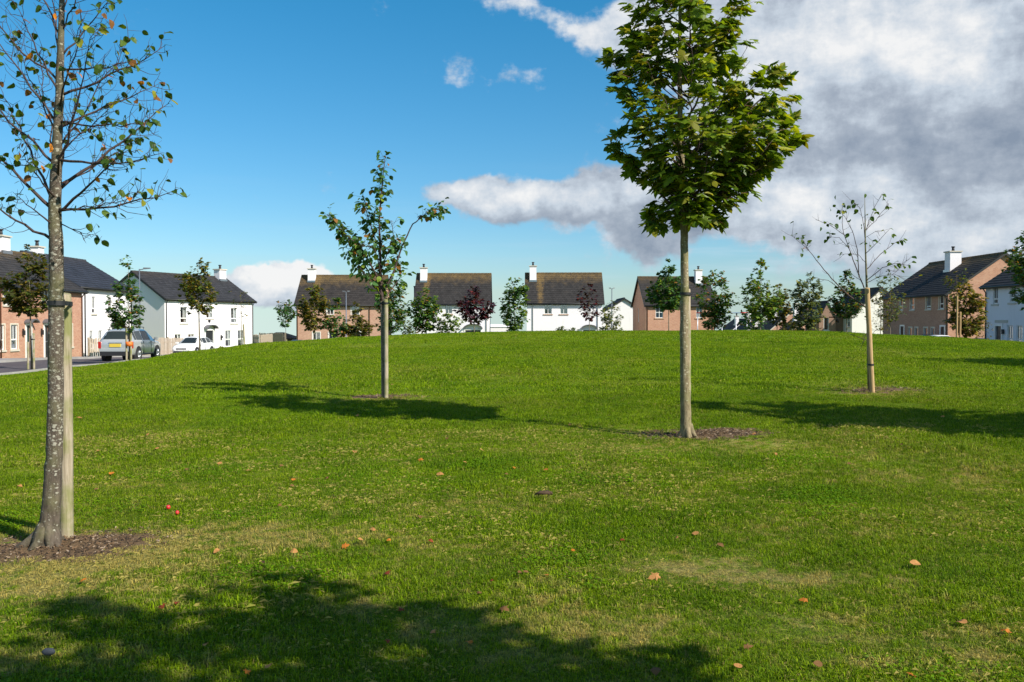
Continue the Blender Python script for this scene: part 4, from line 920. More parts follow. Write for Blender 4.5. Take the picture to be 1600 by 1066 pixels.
def stake(label, pos, h, r=.05, m=None, lean=0.0, tie=None, tie_m=None, group='wooden tree stakes'):
    """round or sawn post hammered in beside a tree, with its rubber tie"""
    t = empty('tree_stake', pos, 0, label, 'tree stake', group); rng = random.Random(int(abs(pos[0])*100)); mb = MB(); n = 14
    zs = [-.3, 0, h*.15, h*.35, h*.55, h*.75, h*.93, h-.012, h]
    pts = [(lean*z+rng.uniform(-.003, .003), rng.uniform(-.003, .003), z) for z in zs]
    mb.tube(pts, [r*1.02, r*1.02, r, r*.99, r*.985, r*.98, r*.975, r*.97, r*.90], n, wob=.02, rng=rng); mb.build('post', m or STAKE, t)
    if tie:
        hz, tx, ty, tr = tie                       # height, tree axis offset, tree radius
        q = MB(); ang = math.atan2(ty, tx); ca, sa = math.cos(ang), math.sin(ang); D_ = math.hypot(tx, ty)
        loop = []
        for k in range(15):
            a = math.pi/2+math.pi*k/14; loop.append((math.cos(a)*(r+.006), math.sin(a)*(r+.006)))
        for k in range(15):
            a = -math.pi/2+math.pi*k/14; loop.append((D_+math.cos(a)*(tr+.006), math.sin(a)*(tr+.006)))
        vs = []
        for (u, v) in loop:
            x = u*ca-v*sa+lean*hz; y = u*sa+v*ca
            for dz_ in (-.016, .016): vs.append((x, y, hz+dz_))
            sc = 1.0
        L = len(loop); fs = [(2*i, 2*((i+1) % L), 2*((i+1) % L)+1, 2*i+1) for i in range(L)]; q.add(vs, fs)
        q.box(lean*hz+ca*D_*.5-.012, lean*hz+ca*D_*.5+.012, sa*D_*.5-r*.8, sa*D_*.5+r*.8, hz-.03, hz+.03)
        q.build('tie', tie_m or RUB, t)
    return t

# ================================================================== tree 1: lichen spotted trunk at the left
b1 = G(76, 852); d1 = b1.y
T = Tree('lime_tree', 'near tree at left with lichen spotted trunk, thin branches and scattered green and orange leaves', b1, seed=11); T.sep = True
tp = [(76, 880), (76, 852), (78, 815), (82, 760), (85, 700), (87, 600), (88, 480), (88, 400), (86, 340), (88, 250), (93, 150), (95, 60), (99, -30), (101, -120), (106, -230)]
tr = [.092, .082, .066, .059, .055, .052, .050, .048, .044, .036, .029, .022, .016, .010, .004]
tpts = [rel(a, b, d1, b1) for a, b in tp]; rg_ = random.Random(5)
dense, rad = [], []
for i in range(len(tpts)-1):
    for k in range(4): dense.append(tpts[i].lerp(tpts[i+1], k/4)+Vector((rg_.uniform(-.003, .003), rg_.uniform(-.003, .003), 0))); rad.append(tr[i]+(tr[i+1]-tr[i])*k/4)
dense.append(tpts[-1]); rad.append(tr[-1]); T.trunk.tube(dense, rad, 16, wob=.035, rng=rg_)
for a_, l_, r_ in ((2.6, .17, .05), (3.5, .26, .055), (-.5, .15, .05), (4.3, .18, .055), (5.3, .15, .05), (1.2, .17, .04)):       # root flare
    c_, s_ = math.cos(a_), math.sin(a_); gz = lambda q: tz(b1.x+c_*q, b1.y+s_*q)-b1.z
    T.trunk.tube([(c_*.02, s_*.02, .16), (c_*.06, s_*.06, .07), (c_*l_*.55, s_*l_*.55, gz(l_*.55)+.02), (c_*l_, s_*l_, gz(l_)-.03)], [.045, r_*.9, r_*.6, r_*.25], 8, wob=.05, rng=rg_)
def at_trunk(h):
    for i in range(len(dense)-1):
        if dense[i].z <= h <= dense[i+1].z: return dense[i].lerp(dense[i+1], (h-dense[i].z)/(dense[i+1].z-dense[i].z+1e-9)), rad[i]
    return dense[-1], rad[-1]
def limb(T, A, tip, sag, r0, lsize, nt, per, tones, inner=.25, seg=9, twl=.19, droop=.8, lp=.8, twr=.003, sub=True, lowleaf=.45, mb=None):
    r = T.rng; A = Vector(A); C_ = Vector(tip); Ln = (C_-A).length
    B = A.lerp(C_, .55)+Vector((0, 0, -sag*Ln)); pts = T.bez(A, B, C_, seg)
    for k in range(1, seg+1): pts[k] += Vector((r.uniform(-1, 1), r.uniform(-1, 1), r.uniform(-1, 1)))*Ln*.014
    T.branch(pts, [r0*(1-.85*(k/seg)) for k in range(seg+1)], 6)
    for j in range(nt):
        t = min(.995, inner+(1-inner)*(j+r.random())/nt); k = int(t*seg); p = pts[k].lerp(pts[k+1], t*seg-k); al = (pts[k+1]-pts[k]).normalized()
        sd_ = al.cross(Vector((r.uniform(-1, 1), r.uniform(-1, 1), r.uniform(-1, 1)))).normalized()
        Lw = twl*r.uniform(.5, 1.5)*(1.25-.6*t); e = p+(al*.75+sd_*.75+Vector((0, 0, .25))).normalized()*Lw; mid = p.lerp(e, .5)+Vector((r.uniform(-1, 1), r.uniform(-1, 1), r.uniform(-1.6, -.2)))*Lw*.14
        q1 = p.lerp(mid, .5)+Vector((r.uniform(-1, 1), r.uniform(-1, 1), r.uniform(-1, .2)))*Lw*.06; q2 = mid.lerp(e, .55)+Vector((r.uniform(-1, 1), r.uniform(-1, 1), r.uniform(-1, .3)))*Lw*.07
        T.twig.tube([p, q1, mid, q2, e], [twr, twr*.9, twr*.75, twr*.55, twr*.35], 4, cap=False)
        if sub and r.random() < .65:
            e2 = mid+(al*.5-sd_*.8+Vector((0, 0, r.uniform(-.2, .5)))).normalized()*Lw*.55; T.twig.tube([mid, e2], [twr*.7, twr*.4], 3, cap=False)
            if r.random() < lp*.6: T.leaf(e2, e2-mid, lsize, tones, droop, .3)
        for q in range(per):
            if r.random() < lp: T.leaf(p.lerp(e, r.uniform(lowleaf, 1.05)), e-p, lsize, tones, droop, .3)
    T.leaf(C_, C_-B, lsize, tones, droop, .3)
T.tones = [6, 6, 1.0, .55, 1.0]
LB_ = [(86, 330, 281, 293, .10, .017, 0), (88, 300, 262, 160, .05, .022, .3), (86, 335, 200, 235, .0, .018, -.3), (90, 250, 255, 240, .10, .017, -.2), (92, 200, 250, 130, .0, .015, .35), (94, 150, 258, 70, .08, .016, .1), (93, 190, 235, 190, .06, .013, -.4),
       (95, 90, 180, -10, .02, .013, .1), (96, 50, 150, -70, .0, .010, -.2), (95, 110, 205, 95, .06, .012, -.35), (86, 345, 150, 368, .12, .008, .2), (88, 320, 120, 150, -.02, .015, .7), (90, 280, 150, 40, -.02, .014, -.6),
       (86, 378, -45, 300, .02, .019, .1), (86, 330, -60, 190, .0, .022, -.1), (88, 325, 5, 150, -.02, .018, .4), (90, 260, -70, 100, .03, .016, .1), (92, 200, -30, 20, .02, .015, -.3), (94, 150, 20, 0, .0, .014, -.2), (94, 130, -60, -20, .04, .013, .3), (96, 60, 30, -90, .02, .011, .2),
       (88, 310, 30, 230, .05, .012, -.6), (90, 270, 60, 90, .0, .012, .7), (93, 170, 130, 30, -.02, .012, -.6), (95, 100, 70, -60, 0, .011, .5), (86, 352, 20, 300, .04, .011, -.35), (97, 20, 150, -140, 0, .009, .1), (97, 0, 50, -170, 0, .009, -.2), (92, 215, 20, 60, .03, .010, .5), (91, 235, 205, 60, .0, .012, .1),
       (87, 325, 225, 300, .08, .010, -.5), (90, 240, 190, 150, .03, .010, .45), (89, 290, 220, 215, .05, .010, .5)]
for a, b, c, d_, sag, r_, dy in LB_:
    A = rel(a, b, d1, b1); tip = rel(c, d_, d1+dy, b1, dy); Ln = (tip-A).length
    limb(T, A, tip, sag, r_*.62, .057, max(7, int(Ln*19)), 1, T.tones, lp=.80, twr=.0024)
T.leaf(rel(66, 259, d1-.25, b1, -.25), Vector((.2, -.3, -.5)), .075, [0, 0, 0, 1, 0]); T.leaf(rel(80, 225, d1-.2, b1, -.2), Vector((.2, -.3, -.5)), .06, [0, 0, 0, 1, 0])
T.finish('round', LIME, BARK1, TWIG, single=300)
sp_ = G(104, 839); dd = math.hypot(sp_.x-b1.x, sp_.y-b1.y)
hst = P(104, 459, sp_.y).z-sp_.z; th_ = P(104, 475, sp_.y).z-sp_.z; tA, tR = at_trunk(th_+sp_.z-b1.z)
stake('weathered round stake with green algae tied to the lichen spotted trunk', sp_, hst, .047, lean=.002, tie=(th_, b1.x+tA.x-sp_.x, b1.y+tA.y-sp_.y, tR+.004))

# ================================================================== tree 2: the maple
b2 = G(1074, 683); d2 = b2.y
T = Tree('maple_tree', 'leafy maple with dense dark green crown and smooth pale trunk, right of the centre', b2, seed=23); T.sep = True
tp = [(1076, 700), (1074, 683), (1072, 660), (1070, 600), (1069, 520), (1070, 450), (1069, 380), (1069, 340), (1066, 280), (1063, 200), (1062, 130), (1062, 60), (1063, -20), (1062, -100), (1063, -165)]
tr = [.095, .090, .070, .061, .056, .052, .049, .047, .040, .036, .028, .022, .015, .009, .004]
tpts = [rel(a, b, d2, b2) for a, b in tp]; rg_ = random.Random(8); dense, rad = [], []
for i in range(len(tpts)-1):
    for k in range(4): dense.append(tpts[i].lerp(tpts[i+1], k/4)+Vector((rg_.uniform(-.003, .003), rg_.uniform(-.003, .003), 0))); rad.append((tr[i]+(tr[i+1]-tr[i])*k/4)*(1.06 if rg_.random() < .12 else 1))
dense.append(tpts[-1]); rad.append(tr[-1]); T.trunk.tube(dense, rad, 16, wob=.02, rng=rg_)
for a_ in (.4, 1.9, 3.3, 4.6, 5.6):
    c_, s_ = math.cos(a_), math.sin(a_); T.trunk.tube([(c_*.03, s_*.03, .16), (c_*.07, s_*.07, .06), (c_*.15, s_*.15, -.03)], [.04, .035, .015], 8)
px2m = d2/1400
def eh(py): return P(1068, py, d2).z-b2.z
ext = [(eh(py), (1068-l-16)*px2m, (r-1068-18)*px2m) for py, l, r in [(352, 1035, 1112), (340, 1015, 1140), (300, 1002, 1190), (262, 985, 1206), (235, 958, 1225), (190, 952, 1258), (150, 948, 1240), (100, 934, 1215), (70, 945, 1160), (40, 930, 1168), (0, 955, 1172), (-70, 975, 1155), (-170, 1035, 1100)]]
T.tones = [6, 4.5, 1.6, .7, 1.6]
grow(T, ext, ext[-1][0], eh(345), 124, .156, 7.5, 5.4, r0=.016, steep=.95, inner=.25, twl=.24, droop=.35, seg=7, flat=.75, twr=.003)
# the heavy limb that carries the right hand lobe
for tip, dy in (((1240, 195), 0), ((1225, 120), .2), ((1250, 215), -.3), ((1205, 100), -.2), ((1200, 250), .3), ((1215, 170), -.5), ((950, 90), -.1), ((985, 60), .3), ((1140, 45), -.2), ((960, 215), -.2), ((1090, 335), -.4), ((1110, 340), .1), ((1020, 345), -.1)):
    A = rel(1068, min(340, tip[1]+150), d2, b2); tp_ = rel(tip[0], tip[1], d2+dy, b2, dy)
    limb(T, A, tp_, .06, .016, .165, 10, 6, T.tones, inner=.45, lp=.95, twl=.22, droop=.35, lowleaf=.3)
T.finish('maple', MAPLE, BARK2, (TWIG, TWIGR), single=300)
p_ = G(1076, 668); p_ = Vector((b2.x+.035, b2.y+.17, tz(b2.x+.035, b2.y+.17)))
hz = P(1070, 459, d2).z-p_.z
stake('grey stake almost hidden behind the maple trunk, with a black tie', p_, P(1075, 452, p_.y).z-p_.z, .043, lean=-.006, tie=(hz, -.035-.02, -.17, .064))

# ================================================================== tree 3: middle tree
b3 = G(599, 622); d3 = b3.y
T = Tree('young_tree', 'slender young tree left of centre with dark leaf clusters and a long right branch', b3, seed=31); T.sep = True
R3 = lambda px, py, dy=0: rel(px, py, d3+dy, b3, dy)
T.trunk.tube([R3(599, 630), R3(599, 622), R3(598, 560), R3(597, 500), R3(597, 465)], [.040, .036, .031, .028, .026], 10)
T.tones = [5, 4, 1.4, .8]
def path(T, pts, r0, r1, leaf_at, n, ls, tones, spread=.10, droop=.5, n_side=4):
    """a branch through given points; leaf_at: intervals (0..1) that carry leaves"""
    pts = [Vector(p) for p in pts]; r = T.rng; fine = []
    for i in range(len(pts)-1):
        for k in range(4): fine.append(pts[i].lerp(pts[i+1], k/4)+Vector((r.uniform(-1, 1), r.uniform(-1, 1), r.uniform(-1, 1)))*.006)
    fine.append(pts[-1]); m_ = len(fine)-1; T.branch(fine, [r0+(r1-r0)*k/m_ for k in range(m_+1)], n_side+1)
    for a, b, cnt in leaf_at:
        for j in range(cnt):
            t = min(.999, a+(b-a)*r.random()); k = int(t*m_); p = fine[k].lerp(fine[k+1], t*m_-k); al = (fine[k+1]-fine[k]).normalized()
            sd_ = Vector((r.gauss(0, 1), r.gauss(0, 1), r.gauss(0, 1))).normalized(); e = p+(sd_+al*.4)*spread*r.uniform(.3, 1.3)
            T.twig.tube([p, e], [.003, .002], 3, cap=False); T.leaf(e, sd_+al*.5, ls, tones, droop, .4)
            if r.random() < .5: T.leaf(e+Vector((r.uniform(-1, 1), r.uniform(-1, 1), r.uniform(-1, 1)))*ls*.6, sd_, ls, tones, droop, .4)
q = T.tones; ls = .105
path(T, [R3(597, 470), R3(594, 430), R3(594, 385), R3(592, 345), R3(596, 300), R3(602, 243)], .034, .005, [(.70, 1.0, 60), (.25, .62, 60), (.0, .3, 25)], 0, ls, q, .16)
path(T, [R3(596, 445), R3(580, 415, -.2), R3(562, 385, -.3), R3(535, 362, -.3), R3(511, 335, -.3)], .020, .004, [(.55, 1.0, 60), (.3, .6, 18)], 0, ls, q, .13)
path(T, [R3(597, 460), R3(578, 430, .2), R3(566, 405, .3), R3(556, 378, .3), R3(548, 372, .3)], .018, .004, [(.55, 1.0, 40), (.1, .5, 18)], 0, ls, q, .16)
path(T, [R3(600, 455), R3(615, 425), R3(628, 385, .1), R3(645, 350, .1), R3(665, 335, .1), R3(686, 326, .1)], .022, .004, [(.70, 1.0, 45), (.18, .42, 26)], 0, ls, q, .15)
path(T, [R3(595, 405), R3(583, 365, .2), R3(574, 335, .2), R3(568, 308, .2)], .014, .004, [(.3, 1.0, 60)], 0, ls, q, .15)
path(T, [R3(595, 420), R3(606, 395, -.2), R3(614, 368, -.2), R3(612, 345, -.2)], .012, .004, [(.3, 1.0, 24)], 0, ls, q, .13)
path(T, [R3(596, 430), R3(585, 385, -.4), R3(560, 385, -.4), R3(547, 395, -.4)], .012, .004, [(.3, 1.0, 55)], 0, ls, q, .15)
path(T, [R3(598, 465), R3(585, 445, -.2), R3(572, 430, -.3), R3(562, 418, -.3)], .012, .004, [(.3, 1.0, 30)], 0, ls, q, .13)
path(T, [R3(599, 470), R3(612, 452, .3), R3(626, 432, .4), R3(622, 410, .4)], .012, .004, [(.2, 1.0, 36)], 0, ls, q, .16)
path(T, [R3(597, 395), R3(612, 380), R3(628, 368)], .008, .003, [(.5, 1.0, 8)], 0, ls, q, .07)
path(T, [R3(598, 470), R3(592, 455, .5), R3(588, 430, .6), R3(598, 408, .6)], .012, .004, [(.1, 1.0, 30)], 0, ls, q, .15)
T.finish('round', CHERRY, BARK3, TWIG)
p_ = Vector((b3.x+.058, b3.y-.06, tz(b3.x+.06, b3.y-.06)))
hz = P(603, 474, p_.y).z-p_.z
stake('round grey stake standing in front of the slender young tree', p_, P(603, 468, p_.y).z-p_.z, .040, tie=(hz, -.075, .06, .04))

# ================================================================== tree 4: sparse sapling at the right
b4 = G(1361, 611); d4 = b4.y
T = Tree('sapling', 'nearly bare sapling at right with a few dark leaves at its branch tips', b4, seed=41); T.sep = True
Z4 = lambda x, y, dy=0: rel(1210+x/2.963, 280+y/2.963, d4+dy, b4, dy)
T.trunk.tube([Z4(440, 990, .09), Z4(436, 800, .09), Z4(431, 620, .09), Z4(428, 505, .05), Z4(425, 420), Z4(421, 300), Z4(420, 200), Z4(418, 70)], [.034, .030, .026, .022, .018, .013, .010, .003], 8)
q = T.tones = [5, 6, 1, .5]; ls = .082
def spr(T, pts, r0, tips):
    path(T, pts, r0*.9, .003, tips, 0, ls, q, .07, n_side=4)
    P_ = [Vector(p) for p in pts]; r = T.rng
    for i in range(len(P_)-1):                          # fine side twigs
        for k in range(2):
            p = P_[i].lerp(P_[i+1], r.uniform(.2, 1)); al = (P_[i+1]-P_[i]).normalized(); sd_ = Vector((r.gauss(0, 1), r.gauss(0, .6), r.gauss(.3, .7))).normalized(); e = p+(al*.7+sd_)*r.uniform(.06, .2)
            T.twig.tube([p, p.lerp(e, .5)+Vector((0, 0, -.012)), e], [.0035, .0026, .0016], 3, cap=False)
            if r.random() < .28: T.leaf(e, al, ls, q, .5, .3)
spr(T, [Z4(426, 596), Z4(360, 550, -.1), Z4(300, 500, -.2), Z4(230, 420, -.3), Z4(160, 330, -.3), (Z4(80, 260, -.3))], .017, [(.95, 1, 3), (.78, .85, 3)])
spr(T, [Z4(300, 505, -.2), Z4(250, 470, -.4), Z4(180, 455, -.5)], .007, [])
spr(T, [Z4(415, 505), Z4(385, 430, .2), Z4(345, 320, .3), Z4(315, 230, .4), Z4(314, 120, .4)], .013, [(.93, 1, 6), (.8, .9, 1)])
spr(T, [Z4(390, 440, .2), Z4(385, 330, .0), Z4(360, 240, -.1), Z4(320, 165, -.2)], .010, [(.6, .65, 1)])
spr(T, [Z4(425, 420), Z4(490, 350, .2), Z4(550, 300, .3), Z4(592, 280, .3)], .008, [(.55, .65, 1), (.85, 1, 3)])
spr(T, [Z4(422, 345), Z4(470, 300, -.3), Z4(525, 240, -.4)], .007, [(.5, .55, 1), (.9, 1, 1)])
spr(T, [Z4(427, 470), Z4(500, 410, -.3), Z4(560, 390, -.4), Z4(622, 400, -.4)], .008, [(.55, .75, 3), (.95, 1, 1)])
spr(T, [Z4(422, 290), Z4(412, 200, .2), Z4(395, 130, .3), Z4(365, 108, .3)], .007, [(.8, 1, 4), (.4, .5, 1)])
spr(T, [Z4(420, 250), Z4(440, 190), Z4(465, 130), Z4(497, 68)], .006, [(.5, .6, 2), (.97, 1, 1)])
spr(T, [Z4(425, 235), Z4(470, 190, .3), Z4(500, 150, .3), Z4(530, 112, .3)], .006, [(.95, 1, 2)])
spr(T, [Z4(330, 262, .3), Z4(250, 210, .4), Z4(190, 188, .4)], .006, [(.4, .7, 2)])
spr(T, [Z4(345, 320, .3), Z4(300, 270, .5), Z4(245, 268, .5)], .006, [(.8, 1, 4)])
spr(T, [Z4(160, 330, -.3), Z4(140, 300, -.4), Z4(128, 270, -.4)], .004, [(.8, 1, 2)])
spr(T, [Z4(424, 390, .1), Z4(390, 350, .3), Z4(340, 345, .3), Z4(290, 350, .3)], .005, [])
spr(T, [Z4(400, 470), Z4(360, 440, .5), Z4(330, 420, .7)], .005, [])
spr(T, [Z4(560, 440, -.2), Z4(610, 470, -.2), Z4(665, 455, -.2)], .003, [])
spr(T, [Z4(427, 480), Z4(490, 450, -.1), Z4(560, 440, -.2)], .006, [(.8, .9, 1)])
spr(T, [Z4(520, 420, -.2), Z4(560, 430, -.2), Z4(600, 385, -.2), Z4(618, 375, -.2)], .004, [(.4, .5, 1)])
spr(T, [Z4(421, 300), Z4(418, 270, -.2), Z4(470, 242, -.3), Z4(480, 240, -.3)], .004, [(.0, .4, 2)])
spr(T, [Z4(434, 748, .05), Z4(400, 735), Z4(352, 718)], .006, []); spr(T, [Z4(434, 700, .0), Z4(415, 750, -.05), Z4(398, 785, -.1)], .005, [])
for (x, y, dy) in ((255, 130, .3), (285, 75, .4), (420, 68, 0), (545, 255, .3), (585, 285, .3), (510, 328, .2), (215, 222, .4), (270, 285, .5), (293, 207, .3), (40, 262, -.3), (125, 320, -.3), (125, 345, -.3), (400, 213, .1), (445, 175, 0), (620, 398, -.4), (560, 395, -.3)):
    T.leaf(Z4(x, y, dy), Vector((0, -.3, -.5)), .10, q, .5, .3)
T.finish('round', LIME, bark_mat('bark_sapling', (.12, .10, .06), (.22, .20, .12), (.4, .36, .3), .3, 40, .5), TWIG, single=200)
T_ = empty('heap', b4) if False else None
p_ = G(1363, 613); stake('honey coloured square cut stake in front of the bare sapling', p_, P(1355, 450, p_.y).z-p_.z, .043, m=STAKE2, lean=P(1355, 450, p_.y).x/1.8-P(1363, 613, p_.y).x/1.8, tie=(P(1355, 570, p_.y).z-p_.z, .0, .09, .03))

# ================================================================== street and crest trees
def small_tree(label, px, d, top_py, bot_py, l_px, r_px, shape, mats, tns, nb, ls, per, seed, stem=.035, two_stakes=0, leaf='quad', sparse=1.0, name='young_tree', skew=0.0, tw=7, trunkpx=None, group='young trees round the green', base_z=None):
    x = X(px, d); z = tz(x, d) if base_z is None else base_z; base = Vector((x, d, z)); T = Tree(name, label, base, group, 'tree' if name != 'shrub' else 'shrub', seed)
    ht = Zat(top_py, d)-z; hb = Zat(bot_py, d)-z; k = d/1400; L_, R_ = (px-l_px)*k, (r_px-px)*k; ext = []
    prof = {'round': [(0, .35), (.15, .8), (.4, 1), (.65, .95), (.85, .6), (1, .12)], 'flame': [(0, .3), (.15, .85), (.32, 1), (.5, .75), (.65, .42), (.8, .25), (1, .06)], 'column': [(0, .6), (.2, .9), (.5, 1), (.75, .85), (.9, .5), (1, .1)],
            'vase': [(0, .2), (.25, .6), (.5, .85), (.8, 1), (1, .4)], 'bush': [(0, .8), (.25, 1), (.6, .9), (.85, .55), (1, .1)]}[shape]
    r = random.Random(seed)
    for t, w_ in prof:
        ext.append((hb+(ht-hb)*t, L_*w_*r.uniform(.85, 1.1)+.02, R_*w_*r.uniform(.85, 1.1)+.02))
    T.tones = tns; lean = (r.uniform(-.02, .02), 0)
    n = 6; T.trunk.tube([(lean[0]*h_, 0, h_) for h_ in [(-.2+(ht*.93+.2)*i/n) for i in range(n+1)]], [stem*(1-i/n)**1.1+.004 for i in range(n+1)], 7)
    ls *= 1.6; per *= 2.3; nb = int(nb*1.3)
    grow(T, ext, ht, max(.25, hb*.92), nb, ls, tw, per, r0=stem*.4, lean=lean, steep=.8, inner=.2, twl=.3, droop=.2, seg=4, sparse=sparse, flat=.45, twr=.006)
    for j in range(int(nb*1.2)):                        # leader dressed with leaves
        h_ = hb+(ht-hb)*r.random(); T.leaf(Vector((lean[0]*h_+r.uniform(-1, 1)*.12, r.uniform(-1, 1)*.12, h_)), Vector((r.uniform(-1, 1), r.uniform(-1, 1), 0)), ls, tns, .2, .45) if sparse > .5 else None
    T.finish(leaf, mats, BARK3, TWIG)
    return base
G4 = [5, 3, 1.2, .3]; O4 = [5, 3, 1.5, 1.5]
b = small_tree('round crowned bronze green tree in front of the brick terrace, between two stakes', 49, 37, 385, 487, 2, 80, 'round', OLIVE, [4, 4, 2, 3], 46, .105, 5, 101, .045)
for k, (dx_, w_) in enumerate(((-.10, 'left hand'), (.14, 'right hand'))): stake('%s low stake at the foot of the round bronze green tree' % w_, (b.x+dx_, b.y-.1, tz(b.x+dx_, b.y-.1)), 1.55 if k else 1.2, .045, tie=(1.3, -dx_, .1, .04) if k else None)
b = small_tree('green street tree standing in front of the silver car', 202, 42, 398, 513, 160, 220, 'flame', CHERRY, [5, 4, 2, .6], 34, .11, 4.5, 102, .045)
for dx_, w_ in ((-.09, 'left'), (.12, 'right')): t_ = stake('%s of the two stakes with orange tape in front of the silver car' % w_, (b.x+dx_, b.y-.12, tz(b.x+dx_, b.y-.12)), 1.65, .045)
q = MB(); q.tube([(.105, .0, .78), (.105, .0, .99)], .165, 12); o_ = q.build('tape_band', ORANGE, t_); o_.location = (-.21, .05, 0)
small_tree('tall oval street tree in front of the white hatchback and white house', 312, 46, 404, 486, 282, 336, 'column', OLIVE, [3, 2.5, 1.6, 4], 40, .115, 4.2, 103, .05)
b = small_tree('thin street tree with few leaves at the right end of the white house', 378, 50, 448, 498, 362, 402, 'vase', OLIVE, [3, 4, 1, 2], 10, .09, 1.3, 104, .028, sparse=.75, tw=3)
stake('thin stake beside the sparse tree at the white house corner', (X(382, 50), 50.0, tz(X(382, 50), 50)), 1.5, .05, lean=-.04)
b = small_tree('small blue green tree standing alone between the white house and the salmon house', 447, 66, 470, 508, 427, 463, 'vase', CHERRY, [6, 4, .3, .6], 22, .13, 3.4, 105, .03)
stake('stake of the small blue green tree', (b.x+.05, b.y-.1, b.z), 1.1, .05)
small_tree('olive brown tree at the left corner of the salmon brick house', 491, 58, 443, 512, 465, 514, 'round', OLIVE, [4, 2.6, 2, 3], 38, .13, 4.4, 106, .04)
small_tree('middle tree of three before the salmon house, over the blue window', 527, 58, 465, 526, 509, 547, 'flame', CHERRY, [5, 4, 1.2, .8], 30, .12, 4.2, 107, .035)
small_tree('brown tinged tree before the dark doorway of the salmon house', 559, 58, 471, 528, 541, 584, 'flame', OLIVE, [4, 4, 1.4, 2], 34, .12, 4.3, 108, .035)
small_tree('leafy tree behind the slender young tree, against the right end of the salmon house', 611, 62, 428, 520, 590, 637, 'column', CHERRY, [4, 3, 2.4, 1], 44, .13, 4.4, 109, .04)
small_tree('pale grey green shrub in the gap right of the salmon house', 634, 66, 490, 527, 619, 648, 'bush', GREYG, [5, 3, 2], 20, .11, 3.4, 110, .02, name='shrub', group='shrubs on the crest', base_z=tz(X(634,66),66)-.3)
small_tree('full green tree at the left corner of the white house with the purple tree', 666, 56, 449, 517, 638, 684, 'round', CHERRY, [4, 3, 3, .6], 42, .13, 4.4, 111, .035)
small_tree('yellow green shrub on the crest between the full green tree and the purple one', 699, 56, 489, 519, 682, 720, 'bush', CHERRY, [2, 1, 6, .2], 26, .10, 3.8, 112, .02, name='shrub', group='shrubs on the crest', base_z=tz(X(699,56),56)-.15)
small_tree('purple leaved tree in front of the left white house', 741, 54, 445, 499, 708, 778, 'flame', PURPLE, [5, 3, 2], 32, .13, 3.6, 113, .03, name='purple_tree')
small_tree('tall narrow green tree filling the gap between the two white houses', 804, 56, 432, 517, 786, 827, 'column', CHERRY, [5, 2.5, 3, .4], 46, .13, 4.4, 114, .03)
small_tree('narrow purple leaved tree in front of the white house with two square windows', 921, 54, 440, 501, 904, 935, 'round', PURPLE, [4, 4, 2.2], 24, .11, 3.0, 115, .022, name='purple_tree')
small_tree('light green tree in front of the small white gable', 955, 58, 471, 519, 937, 972, 'bush', GREYG, [4, 2, 4], 24, .11, 3.6, 116, .025)
small_tree('dense dark green tree left of the maple trunk, before the pink brick house', 1045, 52, 405, 481, 1006, 1074, 'flame', CHERRY, [5, 4, 2, .3], 50, .13, 4.8, 117, .03)
small_tree('green tree at the right end of the pink brick house, reddish lower leaves', 1116, 54, 419, 514, 1087, 1143, 'round', CHERRY, [5, 3, 2.4, 2.0], 46, .12, 4.4, 118, .035)
small_tree('bright green open tree with a pointed leader, right of the play frame', 1188, 52, 405, 494, 1150, 1222, 'flame', CHERRY, [3, 2, 6, .5], 44, .12, 4.0, 119, .04)
small_tree('dark conifer green tree just behind the bright green open tree', 1178, 64, 466, 516, 1160, 1196, 'bush', CHERRY, [3, 6, .2, .2], 24, .13, 4.0, 120, .04)
small_tree('olive tree immediately right of the bright green open tree', 1214, 58, 443, 507, 1196, 1232, 'round', OLIVE, [4, 3, 3, 3], 32, .13, 4.0, 121, .03)
small_tree('grey green birch like tree standing before the low brick gable', 1261, 56, 427, 520, 1233, 1284, 'column', GREYG, [5, 4, 2.5], 46, .12, 4.2, 122, .04)
small_tree('dark green tree with wide lower branches beside the dark brick wing', 1323, 56, 420, 494, 1292, 1352, 'flame', CHERRY, [4, 5, 1, 1.2], 40, .12, 4.0, 123, .04)
small_tree('thin leaved tree in front of the right part of the white gable', 1391, 54, 419, 500, 1367, 1412, 'round', GREYG, [4, 3, 3], 34, .105, 2.6, 124, .03, sparse=.8)
small_tree('sparse brown twiggy tree in front of the white gable, just right of the sapling stake', 1376, 50, 448, 516, 1352, 1396, 'bush', OLIVE, [3, 4, 2, 1], 22, .09, 1.6, 125, .022, sparse=.75)
b = small_tree('round bushy bronze tree in front of the sunlit brick gable', 1510, 47, 441, 521, 1479, 1538, 'round', OLIVE, [5, 2.6, 3, 2], 62, .105, 5.0, 126, .05)
b = small_tree('thin tree rising above the bushy bronze tree, between two pale stakes', 1495, 46, 422, 462, 1474, 1518, 'vase', OLIVE, [3, 3, 1, 3], 14, .09, 2.2, 127, .025)
for dx_, h_, w_ in ((-.05, 2.35, 'taller'), (.12, 1.55, 'shorter')): stake('%s pale stake in front of the bushy bronze tree' % w_, (b.x+dx_, b.y-.12, tz(b.x+dx_, b.y-.12)), h_, .045, m=STAKE2)
small_tree('small half bare shrub at the foot of the sunlit brick gable', 1536, 52, 497, 533, 1522, 1550, 'bush', OLIVE, [3, 4, 2, 1], 12, .08, 1.6, 128, .015, name='shrub', group='shrubs on the crest')
small_tree('tree cut off by the right edge of the picture, green crown before the white house', 1628, 38, 345, 482, 1572, 1690, 'round', CHERRY, [5, 4, 2, .6], 56, .10, 5.0, 129, .05)
small_tree('low shrub on the crest under the left square window', 878, 58, 508, 519, 871, 886, 'bush', GREYG, [4, 3, 2], 10, .09, 3.0, 130, .012, name='shrub', group='shrubs on the crest')
